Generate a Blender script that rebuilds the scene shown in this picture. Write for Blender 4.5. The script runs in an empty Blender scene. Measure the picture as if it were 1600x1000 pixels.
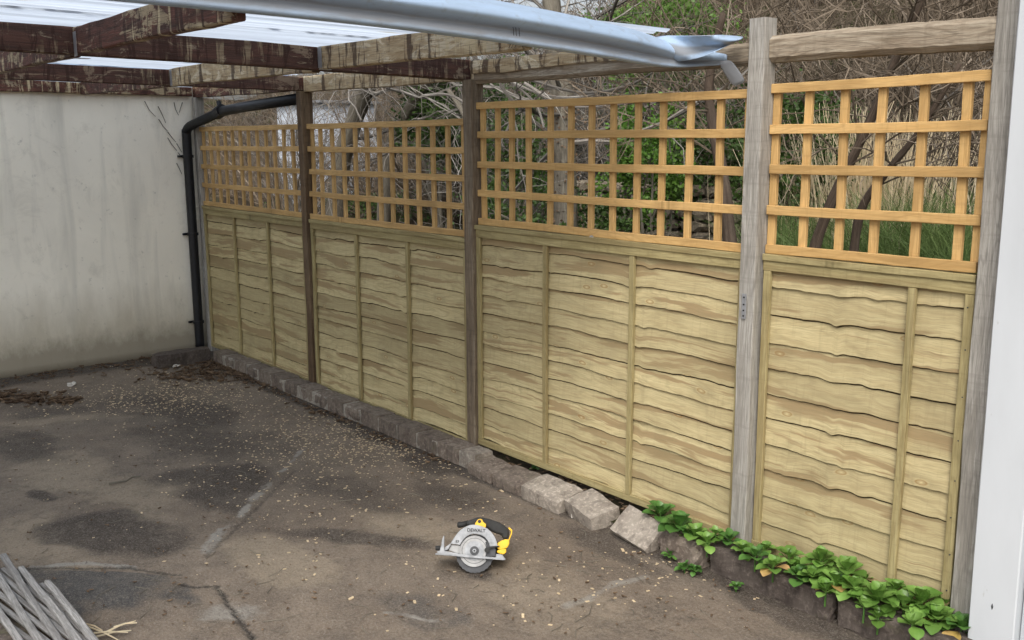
import bpy, math, random
import numpy as np
from mathutils import Vector, Matrix
random.seed(7); rng = np.random.default_rng(7)
C = bpy.context.scene.collection
# ---------------------------------------------------------------- camera
CAM = np.array([8.2843, -3.3693, 1.8513]); YAW, PITCH, ROLL, FPX = 0.8823, 0.1832, -0.0046, 1524.27
Fv = np.array([-math.sin(YAW)*math.cos(PITCH), math.cos(YAW)*math.cos(PITCH), -math.sin(PITCH)])
Rv = np.array([math.cos(YAW), math.sin(YAW), 0.]); Uv = np.cross(Rv, Fv)
R2 = math.cos(ROLL)*Rv+math.sin(ROLL)*Uv; U2 = -math.sin(ROLL)*Rv+math.cos(ROLL)*Uv
cd = bpy.data.cameras.new('camera'); cam = bpy.data.objects.new('camera', cd); C.objects.link(cam)
cd.sensor_width = 36; cd.sensor_fit = 'HORIZONTAL'; cd.lens = FPX/1600*36; cd.clip_end = 500; cd.clip_start = .05
cam.matrix_world = Matrix(((R2[0], U2[0], -Fv[0], CAM[0]), (R2[1], U2[1], -Fv[1], CAM[1]), (R2[2], U2[2], -Fv[2], CAM[2]), (0, 0, 0, 1)))
bpy.context.scene.camera = cam
# ---------------------------------------------------------------- light
SUN_EL, SUN_AZ = math.radians(48), math.radians(200)
w = bpy.data.worlds.new("World"); bpy.context.scene.world = w; w.use_nodes = True
nt = w.node_tree; bg = nt.nodes['Background']
sky = nt.nodes.new('ShaderNodeTexSky'); sky.sky_type = 'NISHITA'; sky.sun_disc = False
sky.sun_elevation = SUN_EL; sky.sun_rotation = SUN_AZ; sky.dust_density = 5; sky.ozone_density = 1
hs = nt.nodes.new('ShaderNodeHueSaturation'); hs.inputs['Saturation'].default_value = .38
nt.links.new(sky.outputs[0], hs.inputs['Color']); nt.links.new(hs.outputs[0], bg.inputs['Color']); bg.inputs['Strength'].default_value = .15
sd = bpy.data.lights.new('sun', 'SUN'); sd.energy = 1.1; sd.angle = math.radians(25); sd.color = (1, .96, .9)
so = bpy.data.objects.new('sun', sd); C.objects.link(so)
# light comes from behind the camera, high up
sdir = Vector((math.sin(SUN_AZ)*math.cos(SUN_EL), math.cos(SUN_AZ)*math.cos(SUN_EL), math.sin(SUN_EL)))
sdir = Vector((.45, -.55, .8)).normalized()
sky.sun_rotation = math.atan2(sdir.x, sdir.y); sky.sun_elevation = math.asin(sdir.z)
so.rotation_euler = (-sdir).to_track_quat('-Z', 'Y').to_euler()
vs = bpy.context.scene.view_settings; vs.view_transform = 'Standard'; vs.look = 'None'; vs.gamma = 1; vs.exposure = 0.45
bpy.context.scene.cycles.max_bounces = 8; bpy.context.scene.cycles.transparent_max_bounces = 12

# ---------------------------------------------------------------- helpers
def at(u, v, ax, val):
    d = Fv+(u-800)/FPX*R2-(v-500)/FPX*U2
    t = (val-CAM[ax])/d[ax]; return CAM+t*d
def tag(o, label=None, cat=None, group=None, kind=None):
    if label: o['label'] = label
    if cat: o['category'] = cat
    if group: o['group'] = group
    if kind: o['kind'] = kind
    return o
def empty(name, loc=(0, 0, 0), label=None, cat=None, group=None):
    o = bpy.data.objects.new(name, None); C.objects.link(o); o.location = loc; o.empty_display_size = .1
    return tag(o, label, cat, group)
class MB:
    def __init__(s): s.v = []; s.f = []; s.g = []; s.r = []
    def add(s, vs, fs, gs=None, r=0.):
        n = len(s.v); s.v += [tuple(map(float, a)) for a in vs]; s.f += [tuple(i+n for i in f) for f in fs]
        s.g += [tuple(map(float, a)) for a in (gs if gs is not None else vs)]; s.r += [float(r)]*len(vs)
    def build(s, name, mat, parent=None, smooth=False, origin=None):
        me = bpy.data.meshes.new(name)
        o0 = np.array(origin if origin is not None else (0, 0, 0), float)
        vv = [(a[0]-o0[0], a[1]-o0[1], a[2]-o0[2]) for a in s.v] if origin is not None else s.v
        me.from_pydata(vv, [], s.f); me.materials.append(mat)
        a = me.attributes.new('gc', 'FLOAT_VECTOR', 'POINT'); a.data.foreach_set('vector', np.array(s.g, dtype=np.float32).ravel())
        a = me.attributes.new('rnd', 'FLOAT', 'POINT'); a.data.foreach_set('value', np.array(s.r, dtype=np.float32))
        if smooth: me.polygons.foreach_set('use_smooth', [True]*len(me.polygons))
        me.update(); o = bpy.data.objects.new(name, me); C.objects.link(o)
        if origin is not None: o.location = tuple(o0)
        if parent:
            o.parent = parent
            o.location = tuple(np.array(o.location)-np.array(parent.location))
            if parent.parent: o.location = tuple(np.array(o.location)-np.array(parent.parent.location))
        return o
def nrm(a): a = np.array(a, float); return a/np.linalg.norm(a)
def beam(mb, p0, p1, wd, ht, up=(0, 0, 1), n=8, jit=.0015, ch=.004, r=None, off=None):
    """chamfered timber from p0 to p1 (centre line), wd sideways, ht along up, with gently wandering faces"""
    p0 = np.array(p0, float); p1 = np.array(p1, float); L = np.linalg.norm(p1-p0); d = (p1-p0)/L
    upv = np.array(up, float); upv = nrm(upv-d*(upv@d)); sd_ = np.cross(d, upv)
    off = rng.random(3)*20 if off is None else off; r = rng.random() if r is None else r
    a, b = wd/2, ht/2; c = min(ch, a*.4, b*.4)
    prof = [(-a+c, -b), (a-c, -b), (a, -b+c), (a, b-c), (a-c, b), (-a+c, b), (-a, b-c), (-a, -b+c)]
    vs, gs, fs = [], [], []
    ph = rng.random(4)*6
    for i in range(n+1):
        t = i/n; k = L*t
        dx = jit*math.sin(ph[0]+k*2.1)+jit*.6*math.sin(ph[1]+k*7.3); dz = jit*math.sin(ph[2]+k*1.7)+jit*.6*math.sin(ph[3]+k*6.1)
        for x, z in prof:
            jx, jz = (rng.random(2)-.5)*jit
            vs.append(p0+d*k+sd_*(x+dx+jx)+upv*(z+dz+jz)); gs.append((k+off[0], x+off[1], z+off[2]))
    for i in range(n):
        for j in range(8):
            q = (j+1) % 8; fs.append((i*8+j, i*8+q, (i+1)*8+q, (i+1)*8+j))
    fs.append(tuple(range(7, -1, -1))); fs.append(tuple(n*8+j for j in range(8)))
    mb.add(vs, fs, gs, r)
def tube(mb, pts, rads, sides=6, r=None, cap=False):
    P = np.array(pts, float); n = len(P); r = rng.random() if r is None else r
    T = np.gradient(P, axis=0); T /= (np.linalg.norm(T, axis=1)[:, None]+1e-9)
    ref = np.array([0.31, 0.2, .93]) if abs(T[0][2]) < .9 else np.array([1., .1, 0])
    A = np.cross(T, ref); A /= (np.linalg.norm(A, axis=1)[:, None]+1e-9); B = np.cross(T, A)
    ang = np.arange(sides)*2*math.pi/sides
    if np.isscalar(rads): rads = [rads]*n
    V = P[:, None, :]+np.array(rads)[:, None, None]*(np.cos(ang)[None, :, None]*A[:, None, :]+np.sin(ang)[None, :, None]*B[:, None, :])
    s = np.concatenate([[0], np.cumsum(np.linalg.norm(np.diff(P, axis=0), axis=1))])
    G = [(s[i]+r*37, math.cos(a)*rads[i], math.sin(a)*rads[i]+r*11) for i in range(n) for a in ang]
    fs = [(i*sides+j, i*sides+(j+1) % sides, (i+1)*sides+(j+1) % sides, (i+1)*sides+j) for i in range(n-1) for j in range(sides)]
    if cap: fs += [tuple(range(sides-1, -1, -1)), tuple((n-1)*sides+j for j in range(sides))]
    mb.add(V.reshape(-1, 3), fs, G, r)
def vnoise(x, y, seed=0):
    """smooth value noise on numpy arrays, 0..1"""
    xi = np.floor(x).astype(int); yi = np.floor(y).astype(int); fx = x-xi; fy = y-yi
    fx = fx*fx*(3-2*fx); fy = fy*fy*(3-2*fy)
    def h(a, b):
        n = (a*374761393+b*668265263+seed*974711) & 0x7fffffff
        n = ((n ^ (n >> 13))*1274126177) & 0x7fffffff
        return ((n ^ (n >> 16)) & 0xffff)/65535.
    return (h(xi, yi)*(1-fx)+h(xi+1, yi)*fx)*(1-fy)+(h(xi, yi+1)*(1-fx)+h(xi+1, yi+1)*fx)*fy
def fbm(x, y, seed=0, o=4):
    s = 0; a = .5; t = 0
    for k in range(o): s = s+a*vnoise(x*2**k+k*17.3, y*2**k+k*9.1, seed+k); t += a; a *= .5
    return s/t

# ---------------------------------------------------------------- materials
class NT:
    def __init__(s, name, rough=.8, spec=.3):
        s.m = bpy.data.materials.new(name); s.m.use_nodes = True; s.t = s.m.node_tree; s.N = s.t.nodes
        s.b = s.N['Principled BSDF']; s.b.inputs['Roughness'].default_value = rough; s.b.inputs['Specular IOR Level'].default_value = spec
    def new(s, ty, **k):
        n = s.N.new(ty)
        for a, b in k.items(): setattr(n, a, b)
        return n
    def link(s, a, b): s.t.links.new(a, b)
    def gc(s, scale=(1, 1, 1), name='gc'):
        a = s.new('ShaderNodeAttribute', attribute_name=name); m = s.new('ShaderNodeMapping'); m.inputs['Scale'].default_value = scale
        s.link(a.outputs['Vector'], m.inputs['Vector']); return m.outputs[0]
    def obj(s, scale=(1, 1, 1)):
        a = s.new('ShaderNodeNewGeometry'); m = s.new('ShaderNodeMapping'); m.inputs['Scale'].default_value = scale
        s.link(a.outputs['Position'], m.inputs['Vector']); return m.outputs[0]
    def noise(s, vec, scale=5, det=4, rough=.55, dist=0):
        n = s.new('ShaderNodeTexNoise'); n.inputs['Scale'].default_value = scale; n.inputs['Detail'].default_value = det
        n.inputs['Roughness'].default_value = rough; n.inputs['Distortion'].default_value = dist; s.link(vec, n.inputs['Vector']); return n.outputs['Fac']
    def ramp(s, f, stops):
        n = s.new('ShaderNodeValToRGB'); s.link(f, n.inputs[0]); e = n.color_ramp.elements
        while len(e) < len(stops): e.new(.5)
        for q, (p, c) in zip(e, stops): q.position = p; q.color = (c, c, c, 1) if np.isscalar(c) else (*c, 1)
        return n.outputs[0]
    def mix(s, f, a, b, mode='MIX'):
        n = s.new('ShaderNodeMix', data_type='RGBA', blend_type=mode)
        for i, x in ((0, f), (6, a), (7, b)):
            if hasattr(x, 'is_linked') or hasattr(x, 'links'): s.link(x, n.inputs[i])
            elif np.isscalar(x): n.inputs[i].default_value = x
            else: n.inputs[i].default_value = (*x, 1)
        return n.outputs[2]
    def math(s, op, a, b=0.):
        n = s.new('ShaderNodeMath', operation=op)
        for i, x in ((0, a), (1, b)):
            if np.isscalar(x): n.inputs[i].default_value = x
            else: s.link(x, n.inputs[i])
        return n.outputs[0]
    def attr(s, name): return s.new('ShaderNodeAttribute', attribute_name=name).outputs['Fac']
    def bump(s, h, st=.5, d=.01):
        n = s.new('ShaderNodeBump'); n.inputs['Strength'].default_value = st; n.inputs['Distance'].default_value = d
        s.link(h, n.inputs['Height']); s.link(n.outputs[0], s.b.inputs['Normal'])
    def out(s, col, rough=None):
        if hasattr(col, 'links'): s.link(col, s.b.inputs['Base Color'])
        else: s.b.inputs['Base Color'].default_value = (*col, 1)
        if rough is not None: s.link(rough, s.b.inputs['Roughness'])
        return s.m
def plain(name, col, rough=.6, metal=0., var=.15, spec=.4, scale=30):
    t = NT(name, rough, spec); t.b.inputs['Metallic'].default_value = metal
    f = t.noise(t.obj(), scale, 4)
    c = t.mix(t.ramp(f, [(.3, 0.), (.7, 1.)]), tuple(x*(1-var) for x in col), tuple(min(1, x*(1+var)) for x in col))
    return t.out(c)
def wood(name, light, dark, streak, knots=True, streak_amt=.5, grain=.35, rvar=.25, knotcol=None, bump=.45, dirt=0., ringa=.28):
    t = NT(name, .75, .25)
    fine = t.noise(t.gc((11, 300, 300)), 1, 5, .7, .2)
    mid = t.noise(t.gc((3.5, 55, 55)), 1, 6, .7, .8)
    big = t.noise(t.gc((.9, 13, 13)), 1, 4, .6, .5)
    flow = t.noise(t.gc((1.1, 9, 9)), 1, 2, .45, .6)
    ring = t.math('SINE', t.math('MULTIPLY', flow, 95.))
    c = t.mix(t.ramp(mid, [(.36, 0.), (.64, 1.)]), light, dark)
    c = t.mix(t.math('MULTIPLY', t.ramp(big, [(.53, 0.), (.565, 1.)]), streak_amt), c, streak)
    c = t.mix(t.math('MULTIPLY', t.ramp(ring, [(.35, 0.), (.95, 1.)]), ringa), c, tuple(x*.62 for x in dark))
    c = t.mix(t.math('MULTIPLY', t.ramp(fine, [(.36, 1.), (.52, 0.)]), grain), c, tuple(x*.5 for x in dark))
    saw = t.noise(t.gc((55, 5, 5)), 1, 3, .6, .2)
    c = t.mix(t.math('MULTIPLY', t.ramp(saw, [(.56, 0.), (.66, 1.)]), .22), c, tuple(x*.6 for x in dark))
    if knots:
        v = t.new('ShaderNodeTexVoronoi', voronoi_dimensions='2D'); v.inputs['Scale'].default_value = 1; v.inputs['Randomness'].default_value = 1
        t.link(t.gc((2.1, 5, 5)), v.inputs['Vector'])
        k = t.ramp(v.outputs['Distance'], [(0., .2), (.03, .4), (.045, 1.), (.06, 0.)])
        k2 = t.ramp(v.outputs['Distance'], [(.0, 0.), (.05, .0), (.08, 1.), (.2, 0.)])
        c = t.mix(t.math('MULTIPLY', k2, .35), c, tuple(x*.5 for x in dark))
        c = t.mix(t.math('MULTIPLY', k, .8), c, knotcol or tuple(x*.45 for x in dark))
        c = t.mix(t.math('MULTIPLY', t.ramp(v.outputs['Distance'], [(0., 1.), (.022, 0.)]), .6), c, tuple(min(1, x*1.25) for x in light))
    rr = t.attr('rnd')
    c = t.mix(t.math('MULTIPLY', rr, rvar), c, tuple(x*.55 for x in dark))
    pos = t.noise(t.obj(), 2.2, 5, .65)
    c = t.mix(t.math('MULTIPLY', t.ramp(pos, [(.5, 0.), (.72, 1.)]), .35+dirt), c, tuple(x*.4 for x in dark))
    t.bump(t.math('ADD', t.math('MULTIPLY', fine, .6), mid), bump, .003)
    return t.out(c)
M = {}
M['lap'] = wood('treated_board', (.61, .525, .295), (.475, .385, .205), (.31, .215, .11), streak_amt=.85, grain=.42, rvar=.5, knotcol=(.26, .15, .05))
M['frame'] = wood('treated_batten', (.46, .39, .2), (.32, .26, .12), (.22, .155, .07), streak_amt=.4, rvar=.25)
M['trellis'] = wood('orange_softwood', (.74, .49, .21), (.60, .37, .14), (.42, .26, .10), streak_amt=.45, rvar=.45, grain=.3)
M['trellis_shaded'] = wood('shaded_softwood', (.68, .45, .20), (.52, .33, .13), (.36, .22, .09), streak_amt=.4, rvar=.25, grain=.3)  # duller copy of the trellis wood, carport shade put into the colour
M['post_grey'] = wood('weathered_grey_post', (.44, .42, .38), (.31, .29, .255), (.2, .18, .15), knots=False, grain=.7, rvar=.1, ringa=.4)
M['post_brown'] = wood('brown_post', (.16, .105, .06), (.085, .055, .033), (.25, .18, .11), knots=False, grain=.6, rvar=.1)
M['post_tan'] = wood('grey_brown_post', (.27, .21, .145), (.15, .115, .08), (.34, .29, .22), knots=False, grain=.7, rvar=.1, ringa=.4)
M['rail'] = wood('weathered_rail', (.44, .38, .29), (.28, .22, .155), (.54, .49, .41), knots=True, grain=.8, streak_amt=.6, rvar=.1, bump=1., ringa=.5)
M['lattice'] = wood('silvered_lath', (.40, .39, .375), (.22, .21, .2), (.09, .085, .08), knots=False, grain=.8, rvar=.35, bump=1.)
def stained_beam(name, base, base2, mould, drip_axis, amt, drips=.8):
    t = NT(name, .75, .25)
    fine = t.noise(t.gc((9, 240, 240)), 1, 5, .7, .3); mid = t.noise(t.gc((3.2, 26, 26)), 1, 6, .7, 1.2)
    c = t.mix(t.ramp(mid, [(.38, 0.), (.62, 1.)]), base, base2)
    patch = t.noise(t.gc((3.4, 9, 9)), 1, 7, .72, 1.)
    c = t.mix(t.math('MULTIPLY', t.ramp(patch, [(.66-amt*.4, 0.), (.69-amt*.4, 1.)]), .85), c, mould)
    p2 = t.noise(t.gc((5, 16, 16)), 1, 6, .75, 1.5)
    c = t.mix(t.math('MULTIPLY', t.ramp(p2, [(.58, 0.), (.63, 1.)]), .7), c, (.30, .24, .17))
    dr = t.noise(t.gc((30, 2.2, 2.2)), 1, 5, .7, .5); dm = t.noise(t.gc((2.2, 5, 5)), 1, 4, .6)
    dd = t.math('MULTIPLY', t.ramp(dr, [(.54, 0.), (.58, 1.)]), t.ramp(dm, [(.48, 0.), (.56, 1.)]))
    c = t.mix(t.math('MULTIPLY', dd, drips), c, (.58, .48, .30))
    dr2 = t.noise(t.gc((19, 2.5, 2.5)), 1, 5, .7, .6)
    c = t.mix(t.math('MULTIPLY', t.ramp(dr2, [(.54, 0.), (.58, 1.)]), .8), c, (.04, .017, .012))
    c = t.mix(t.math('MULTIPLY', t.ramp(fine, [(.36, 1.), (.5, 0.)]), .5), c, (.03, .018, .012))
    t.bump(t.math('ADD', fine, mid), .8, .005)
    return t.out(c)
M['beam_dark'] = stained_beam('dark_stained_beam', (.10, .047, .034), (.055, .03, .023), (.24, .175, .12), 0, .22, .3)
M['beam_mid'] = stained_beam('mottled_stained_beam', (.15, .06, .042), (.06, .03, .022), (.40, .32, .2), 0, .30, .9)
M['beam_light'] = stained_beam('mouldy_pale_beam', (.52, .42, .27), (.34, .24, .13), (.62, .54, .39), 0, .3, .8)
def m_wall():
    t = NT('stained_render', .9, .15)
    p = t.obj(); a = t.noise(p, 1.1, 5, .6, .6); b = t.noise(t.obj((1, 6, .7)), 1, 4, .6, .4); f = t.noise(p, 60, 3, .6)
    c = t.mix(t.ramp(a, [(.35, 0.), (.7, 1.)]), (.92, .87, .75), (.83, .785, .68))
    c = t.mix(t.math('MULTIPLY', t.ramp(b, [(.5, 0.), (.75, 1.)]), .4), c, (.38, .37, .32))
    s = t.new('ShaderNodeSeparateXYZ'); t.link(t.obj(), s.inputs[0])
    z = t.math('ADD', s.outputs[2], t.math('MULTIPLY', t.noise(t.obj((1, 3, 1)), 1.6, 5, .65), -.55))
    c = t.mix(t.math('MULTIPLY', t.ramp(z, [(.0, 1.), (.42, 0.)]), .6), c, (.36, .31, .21))
    z2 = t.math('ADD', s.outputs[2], t.math('MULTIPLY', t.noise(t.obj((1, 5, 3)), 2.2, 7, .75), -.3))
    c = t.mix(t.math('MULTIPLY', t.ramp(z2, [(-.15, 1.), (.14, 0.)]), .6), c, (.2, .17, .12))
    hair = t.new('ShaderNodeTexVoronoi', feature='DISTANCE_TO_EDGE'); hair.inputs['Scale'].default_value = 1.3; t.link(t.obj(), hair.inputs['Vector'])
    c = t.mix(t.math('MULTIPLY', t.ramp(hair.outputs[0], [(0., 1.), (.004, 0.)]), .0), c, (.2, .19, .16))
    bl = t.noise(t.obj(), 4.5, 7, .75, .5)
    c = t.mix(t.math('MULTIPLY', t.ramp(bl, [(.55, 0.), (.75, 1.)]), .3), c, (.34, .31, .24))
    spots = t.noise(t.obj(), 16, 5, .7)
    c = t.mix(t.math('MULTIPLY', t.ramp(spots, [(.62, 0.), (.7, 1.)]), .3), c, (.2, .19, .15))
    t.bump(t.math('ADD', f, t.math('MULTIPLY', a, 2)), .35, .004)
    return t.out(c)
M['wall'] = m_wall()
def m_ground():
    t = NT('stained_concrete', .85, .25)
    p = t.obj(); a = t.noise(p, .9, 6, .62, .7); b = t.noise(p, 5, 6, .65, .5); f = t.noise(p, 90, 4, .7); g = t.noise(p, 260, 2, .6)
    c = t.mix(t.ramp(a, [(.35, 0.), (.68, 1.)]), (.15, .115, .085), (.215, .172, .13))
    c = t.mix(t.math('MULTIPLY', t.ramp(b, [(.42, 0.), (.72, 1.)]), .55), c, (.085, .07, .056))
    rag = t.math('ADD', t.math('SUBTRACT', t.noise(p, 13, 8, .78, .3), .5), t.math('MULTIPLY', t.math('SUBTRACT', t.noise(p, 3.2, 5, .65, .5), .5), .9))
    def lay(c, name, col, k=1.):
        e = t.math('ADD', t.attr(name), t.math('MULTIPLY', rag, 1.2)); e = t.math('MULTIPLY', t.ramp(e, [(.02, 0.), (.6, 1.)]), t.ramp(t.attr(name), [(.0, 0.), (.25, 1.)]))
        return t.mix(t.math('MULTIPLY', e, k), c, col)
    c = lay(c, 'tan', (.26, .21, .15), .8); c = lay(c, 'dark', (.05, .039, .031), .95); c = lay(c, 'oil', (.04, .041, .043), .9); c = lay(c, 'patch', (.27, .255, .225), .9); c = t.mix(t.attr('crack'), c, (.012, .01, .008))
    c = t.mix(t.math('MULTIPLY', t.ramp(t.math('ADD', rag, .5), [(.5, 0.), (.75, 1.)]), .25), c, (.27, .225, .175))
    c = t.mix(t.math('MULTIPLY', t.ramp(t.math('ADD', rag, .5), [(.25, 1.), (.5, 0.)]), .3), c, (.055, .045, .037))
    h = t.noise(t.obj(), 42, 6, .75); c = t.mix(t.math('MULTIPLY', t.ramp(h, [(.58, 0.), (.64, 1.)]), .32), c, (.045, .037, .03)); c = t.mix(t.math('MULTIPLY', t.ramp(h, [(.34, 1.), (.40, 0.)]), .28), c, (.34, .30, .25))
    c = t.mix(t.math('MULTIPLY', t.ramp(f, [(.5, 0.), (.66, 1.)]), .32), c, (.31, .275, .23))
    c = t.mix(t.math('MULTIPLY', t.ramp(f, [(.28, 1.), (.45, 0.)]), .5), c, (.04, .034, .028))
    c = t.mix(t.math('MULTIPLY', t.ramp(g, [(.6, 0.), (.66, 1.)]), .42), c, (.42, .38, .33))
    c = t.mix(t.math('MULTIPLY', t.ramp(t.noise(t.obj(), 23, 4, .7), [(.6, 0.), (.68, 1.)]), .4), c, (.04, .033, .026))
    t.bump(t.math('ADD', t.math('MULTIPLY', b, 2), t.math('ADD', f, t.math('MULTIPLY', rag, 2.))), .8, .007)
    rg = t.ramp(t.attr('oil'), [(0., .85), (1., .5)])
    return t.out(c, rg)
M['ground'] = m_ground()
def m_brick(name, a, b, moss=.3):
    t = NT(name, .9, .2); p = t.obj(); n1 = t.noise(p, 9, 5, .65, .5); n2 = t.noise(p, 55, 4, .7); n3 = t.noise(t.obj((1, 1, .3)), 24, 4, .6)
    c = t.mix(t.ramp(n1, [(.35, 0.), (.65, 1.)]), a, b)
    c = t.mix(t.math('MULTIPLY', t.ramp(n2, [(.5, 0.), (.7, 1.)]), .55), c, tuple(min(1, x*2.1) for x in b))
    c = t.mix(t.math('MULTIPLY', t.ramp(n3, [(.5, 0.), (.66, 1.)]), .5), c, tuple(x*.4 for x in a))
    c = t.mix(t.math('MULTIPLY', t.attr('rnd'), .35), c, tuple(x*.45 for x in a))
    c = t.mix(t.math('MULTIPLY', t.ramp(t.noise(p, 5, 5, .7), [(.58, 0.), (.7, 1.)]), moss), c, (.09, .11, .03))
    t.bump(t.math('ADD', n1, n2), .55, .005); return t.out(c)
M['brick'] = m_brick('grimy_kerb_brick', (.14, .11, .09), (.22, .185, .15), .2)
M['brick_pale'] = m_brick('pale_worn_brick', (.24, .205, .17), (.35, .31, .26), .15)
M['kerbdark'] = m_brick('dark_kerb_block', (.075, .06, .052), (.12, .1, .085), .35)
M['mortar'] = m_brick('crumbling_mortar', (.27, .24, .2), (.36, .33, .28), .1)
def m_leaf(name, a, b, rough=.45, trans=.25, scale=14):
    t = NT(name, rough, .4); p = t.obj(); n = t.noise(p, scale, 3)
    c = t.mix(t.ramp(n, [(.35, 0.), (.65, 1.)]), a, b); c = t.mix(t.math('MULTIPLY', t.attr('rnd'), .6), c, tuple(x*.5 for x in a))
    t.out(c); tr = t.new('ShaderNodeBsdfTranslucent'); t.link(c, tr.inputs[0]); mx = t.new('ShaderNodeMixShader'); mx.inputs[0].default_value = trans
    t.link(t.b.outputs[0], mx.inputs[1]); t.link(tr.outputs[0], mx.inputs[2]); t.link(mx.outputs[0], t.N['Material Output'].inputs[0]); return t.m
M['leaf'] = m_leaf('broad_leaf', (.13, .27, .045), (.25, .42, .10), .38)
M['leaf_dark'] = m_leaf('crinkled_leaf', (.07, .18, .035), (.13, .27, .06), .4)
M['leaf_yellow'] = m_leaf('yellowed_leaf', (.62, .44, .12), (.5, .3, .14), .5)
M['bush'] = m_leaf('evergreen_leaf', (.05, .10, .022), (.09, .16, .035), .5, .25, 2)
M['bush_shade'] = m_leaf('shade_green_leaf', (.02, .035, .012), (.04, .06, .02), .6, .1, 2)  # near-black green, shade between the shrubs put into the leaf colour
M['bush_bright'] = m_leaf('bright_shrub_leaf', (.11, .24, .035), (.19, .34, .06), .5, .3, 2)
M['grass'] = m_leaf('grass_blade', (.13, .21, .06), (.24, .33, .11), .6, .3, 5)
M['straw'] = m_leaf('dry_straw', (.85, .74, .52), (.7, .56, .36), .7, .25, 5)
M['litter'] = m_leaf('dead_leaf', (.10, .06, .035), (.24, .165, .1), .8, .1, 20)
M['twig'] = wood('bare_twig', (.33, .265, .195), (.15, .115, .08), (.50, .42, .33), knots=False, rvar=1., grain=.3)
M['twig_grey'] = wood('grey_twig', (.36, .33, .295), (.16, .145, .125), (.52, .5, .46), knots=False, rvar=1., grain=.3)
M['bark_brown'] = wood('brown_bark', (.15, .11, .08), (.07, .05, .036), (.2, .16, .12), knots=False, grain=.7, rvar=.3, bump=1.)
M['bark'] = wood('grey_bark', (.25, .225, .18), (.12, .105, .08), (.3, .28, .22), knots=False, grain=.7, rvar=.3, bump=1.)
def m_earth():
    t = NT('leafy_soil', .95, .1); p = t.obj(); n = t.noise(p, 1.2, 5, .65); f = t.noise(p, 14, 5, .75)
    c = t.mix(t.ramp(n, [(.35, 0.), (.65, 1.)]), (.03, .022, .015), (.06, .045, .03)); c = t.mix(t.math('MULTIPLY', t.ramp(f, [(.5, 0.), (.66, 1.)]), .5), c, (.12, .09, .06))
    c = t.mix(t.math('MULTIPLY', t.ramp(t.noise(p, .7, 4, .6), [(.5, 0.), (.62, 1.)]), .5), c, (.05, .07, .02))
    t.bump(f, 1., .05); return t.out(c)
M['earth'] = m_earth()
M['lap_shadow'] = plain('lap_shadow', (.04, .027, .014), .9, 0, .4)  # dark brown lip strip: painted shadow line under each lap board
M['black_plastic'] = plain('black_plastic', (.007, .008, .011), .42, 0, .3)
M['rubber'] = plain('black_rubber', (.02, .02, .019), .7, 0, .3)
M['yellow'] = plain('yellow_plastic', (.78, .46, .02), .4, 0, .12)
M['alu'] = plain('cast_aluminium', (.28, .29, .30), .45, .2, .3)
M['steel'] = plain('scuffed_steel', (.30, .30, .295), .4, .2, .25)
M['blade'] = plain('dark_steel', (.05, .052, .056), .45, .2, .25)
M['ink'] = plain('black_print', (.02, .02, .02), .6)
M['galv'] = plain('galvanised_plate', (.45, .46, .48), .45, .7, .15)
M['chip'] = m_leaf('fresh_chip', (.72, .58, .38), (.6, .46, .28), .8, .05, 40)
M['stone'] = m_brick('rubble_stone', (.2, .17, .13), (.33, .28, .21), .3)
M['pale_wall'] = plain('pale_blue_paint', (.58, .63, .70), .7, 0, .08)
M['white'] = None
def m_white(name, col, chips):
    t = NT(name, .5, .4); p = t.obj(); n = t.noise(t.obj((1, 1, .35)), 3, 5, .6); k = t.noise(t.obj((1, 1, .3)), 26, 6, .7)
    c = t.mix(t.ramp(n, [(.35, 0.), (.7, 1.)]), col, tuple(x*.9 for x in col))
    c = t.mix(t.math('MULTIPLY', t.ramp(k, [(.68-chips, 0.), (.72-chips, 1.)]), .55), c, (.38, .38, .36))
    t.bump(t.math('ADD', n, t.math('MULTIPLY', k, .4)), .25, .004); return t.out(c)
M['white'] = m_white('white_gloss_paint', (.60, .63, .655), .035); M['white2'] = m_white('flaking_white_paint', (.52, .55, .58), .07)
def m_sheet():
    t = NT('dirty_rib_shaded_sheet', .35, .5); n = t.noise(t.obj((13, .35, 1)), 1, 6, .7); k = t.noise(t.obj((9, .5, 9)), 3, 4, .6)
    c = t.mix(t.ramp(n, [(.4, 0.), (.7, 1.)]), (.72, .81, .92), (.44, .50, .58)); c = t.mix(t.math('MULTIPLY', t.ramp(k, [(.62, 0.), (.7, 1.)]), .6), c, (.42, .38, .28))  # streak tones paint in the rib shading of the corrugations; brown patches are dirt
    t.out(c); tr = t.new('ShaderNodeBsdfTranslucent'); t.link(c, tr.inputs[0]); mx = t.new('ShaderNodeMixShader'); mx.inputs[0].default_value = .88
    t.link(t.b.outputs[0], mx.inputs[1]); t.link(tr.outputs[0], mx.inputs[2]); t.link(mx.outputs[0], t.N['Material Output'].inputs[0]); return t.m
M['sheet'] = m_sheet()
def m_flash():
    t = NT('dull_grey_sheet', .3, .6); t.b.inputs['Metallic'].default_value = .15
    n = t.noise(t.obj((2, 1, 6)), 2.5, 5, .65, .4); k = t.noise(t.obj(), 18, 5, .7)
    c = t.mix(t.ramp(n, [(.35, 0.), (.7, 1.)]), (.40, .53, .70), (.32, .41, .52)); c = t.mix(t.math('MULTIPLY', t.ramp(k, [(.56, 0.), (.7, 1.)]), .3), c, (.2, .18, .15))
    pr = t.math('ADD', t.attr('rnd'), t.math('MULTIPLY', t.math('SUBTRACT', n, .5), .25)); c = t.mix(t.math('MULTIPLY', t.ramp(pr, [(.2, 0.), (.32, 1.), (.5, 1.), (.6, 0.)]), .75), c, (.2, .185, .165)); rg = t.ramp(n, [(.3, .28), (.7, .5)]); t.bump(n, .3, .01); return t.out(c, rg)
M['flash'] = m_flash()
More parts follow.
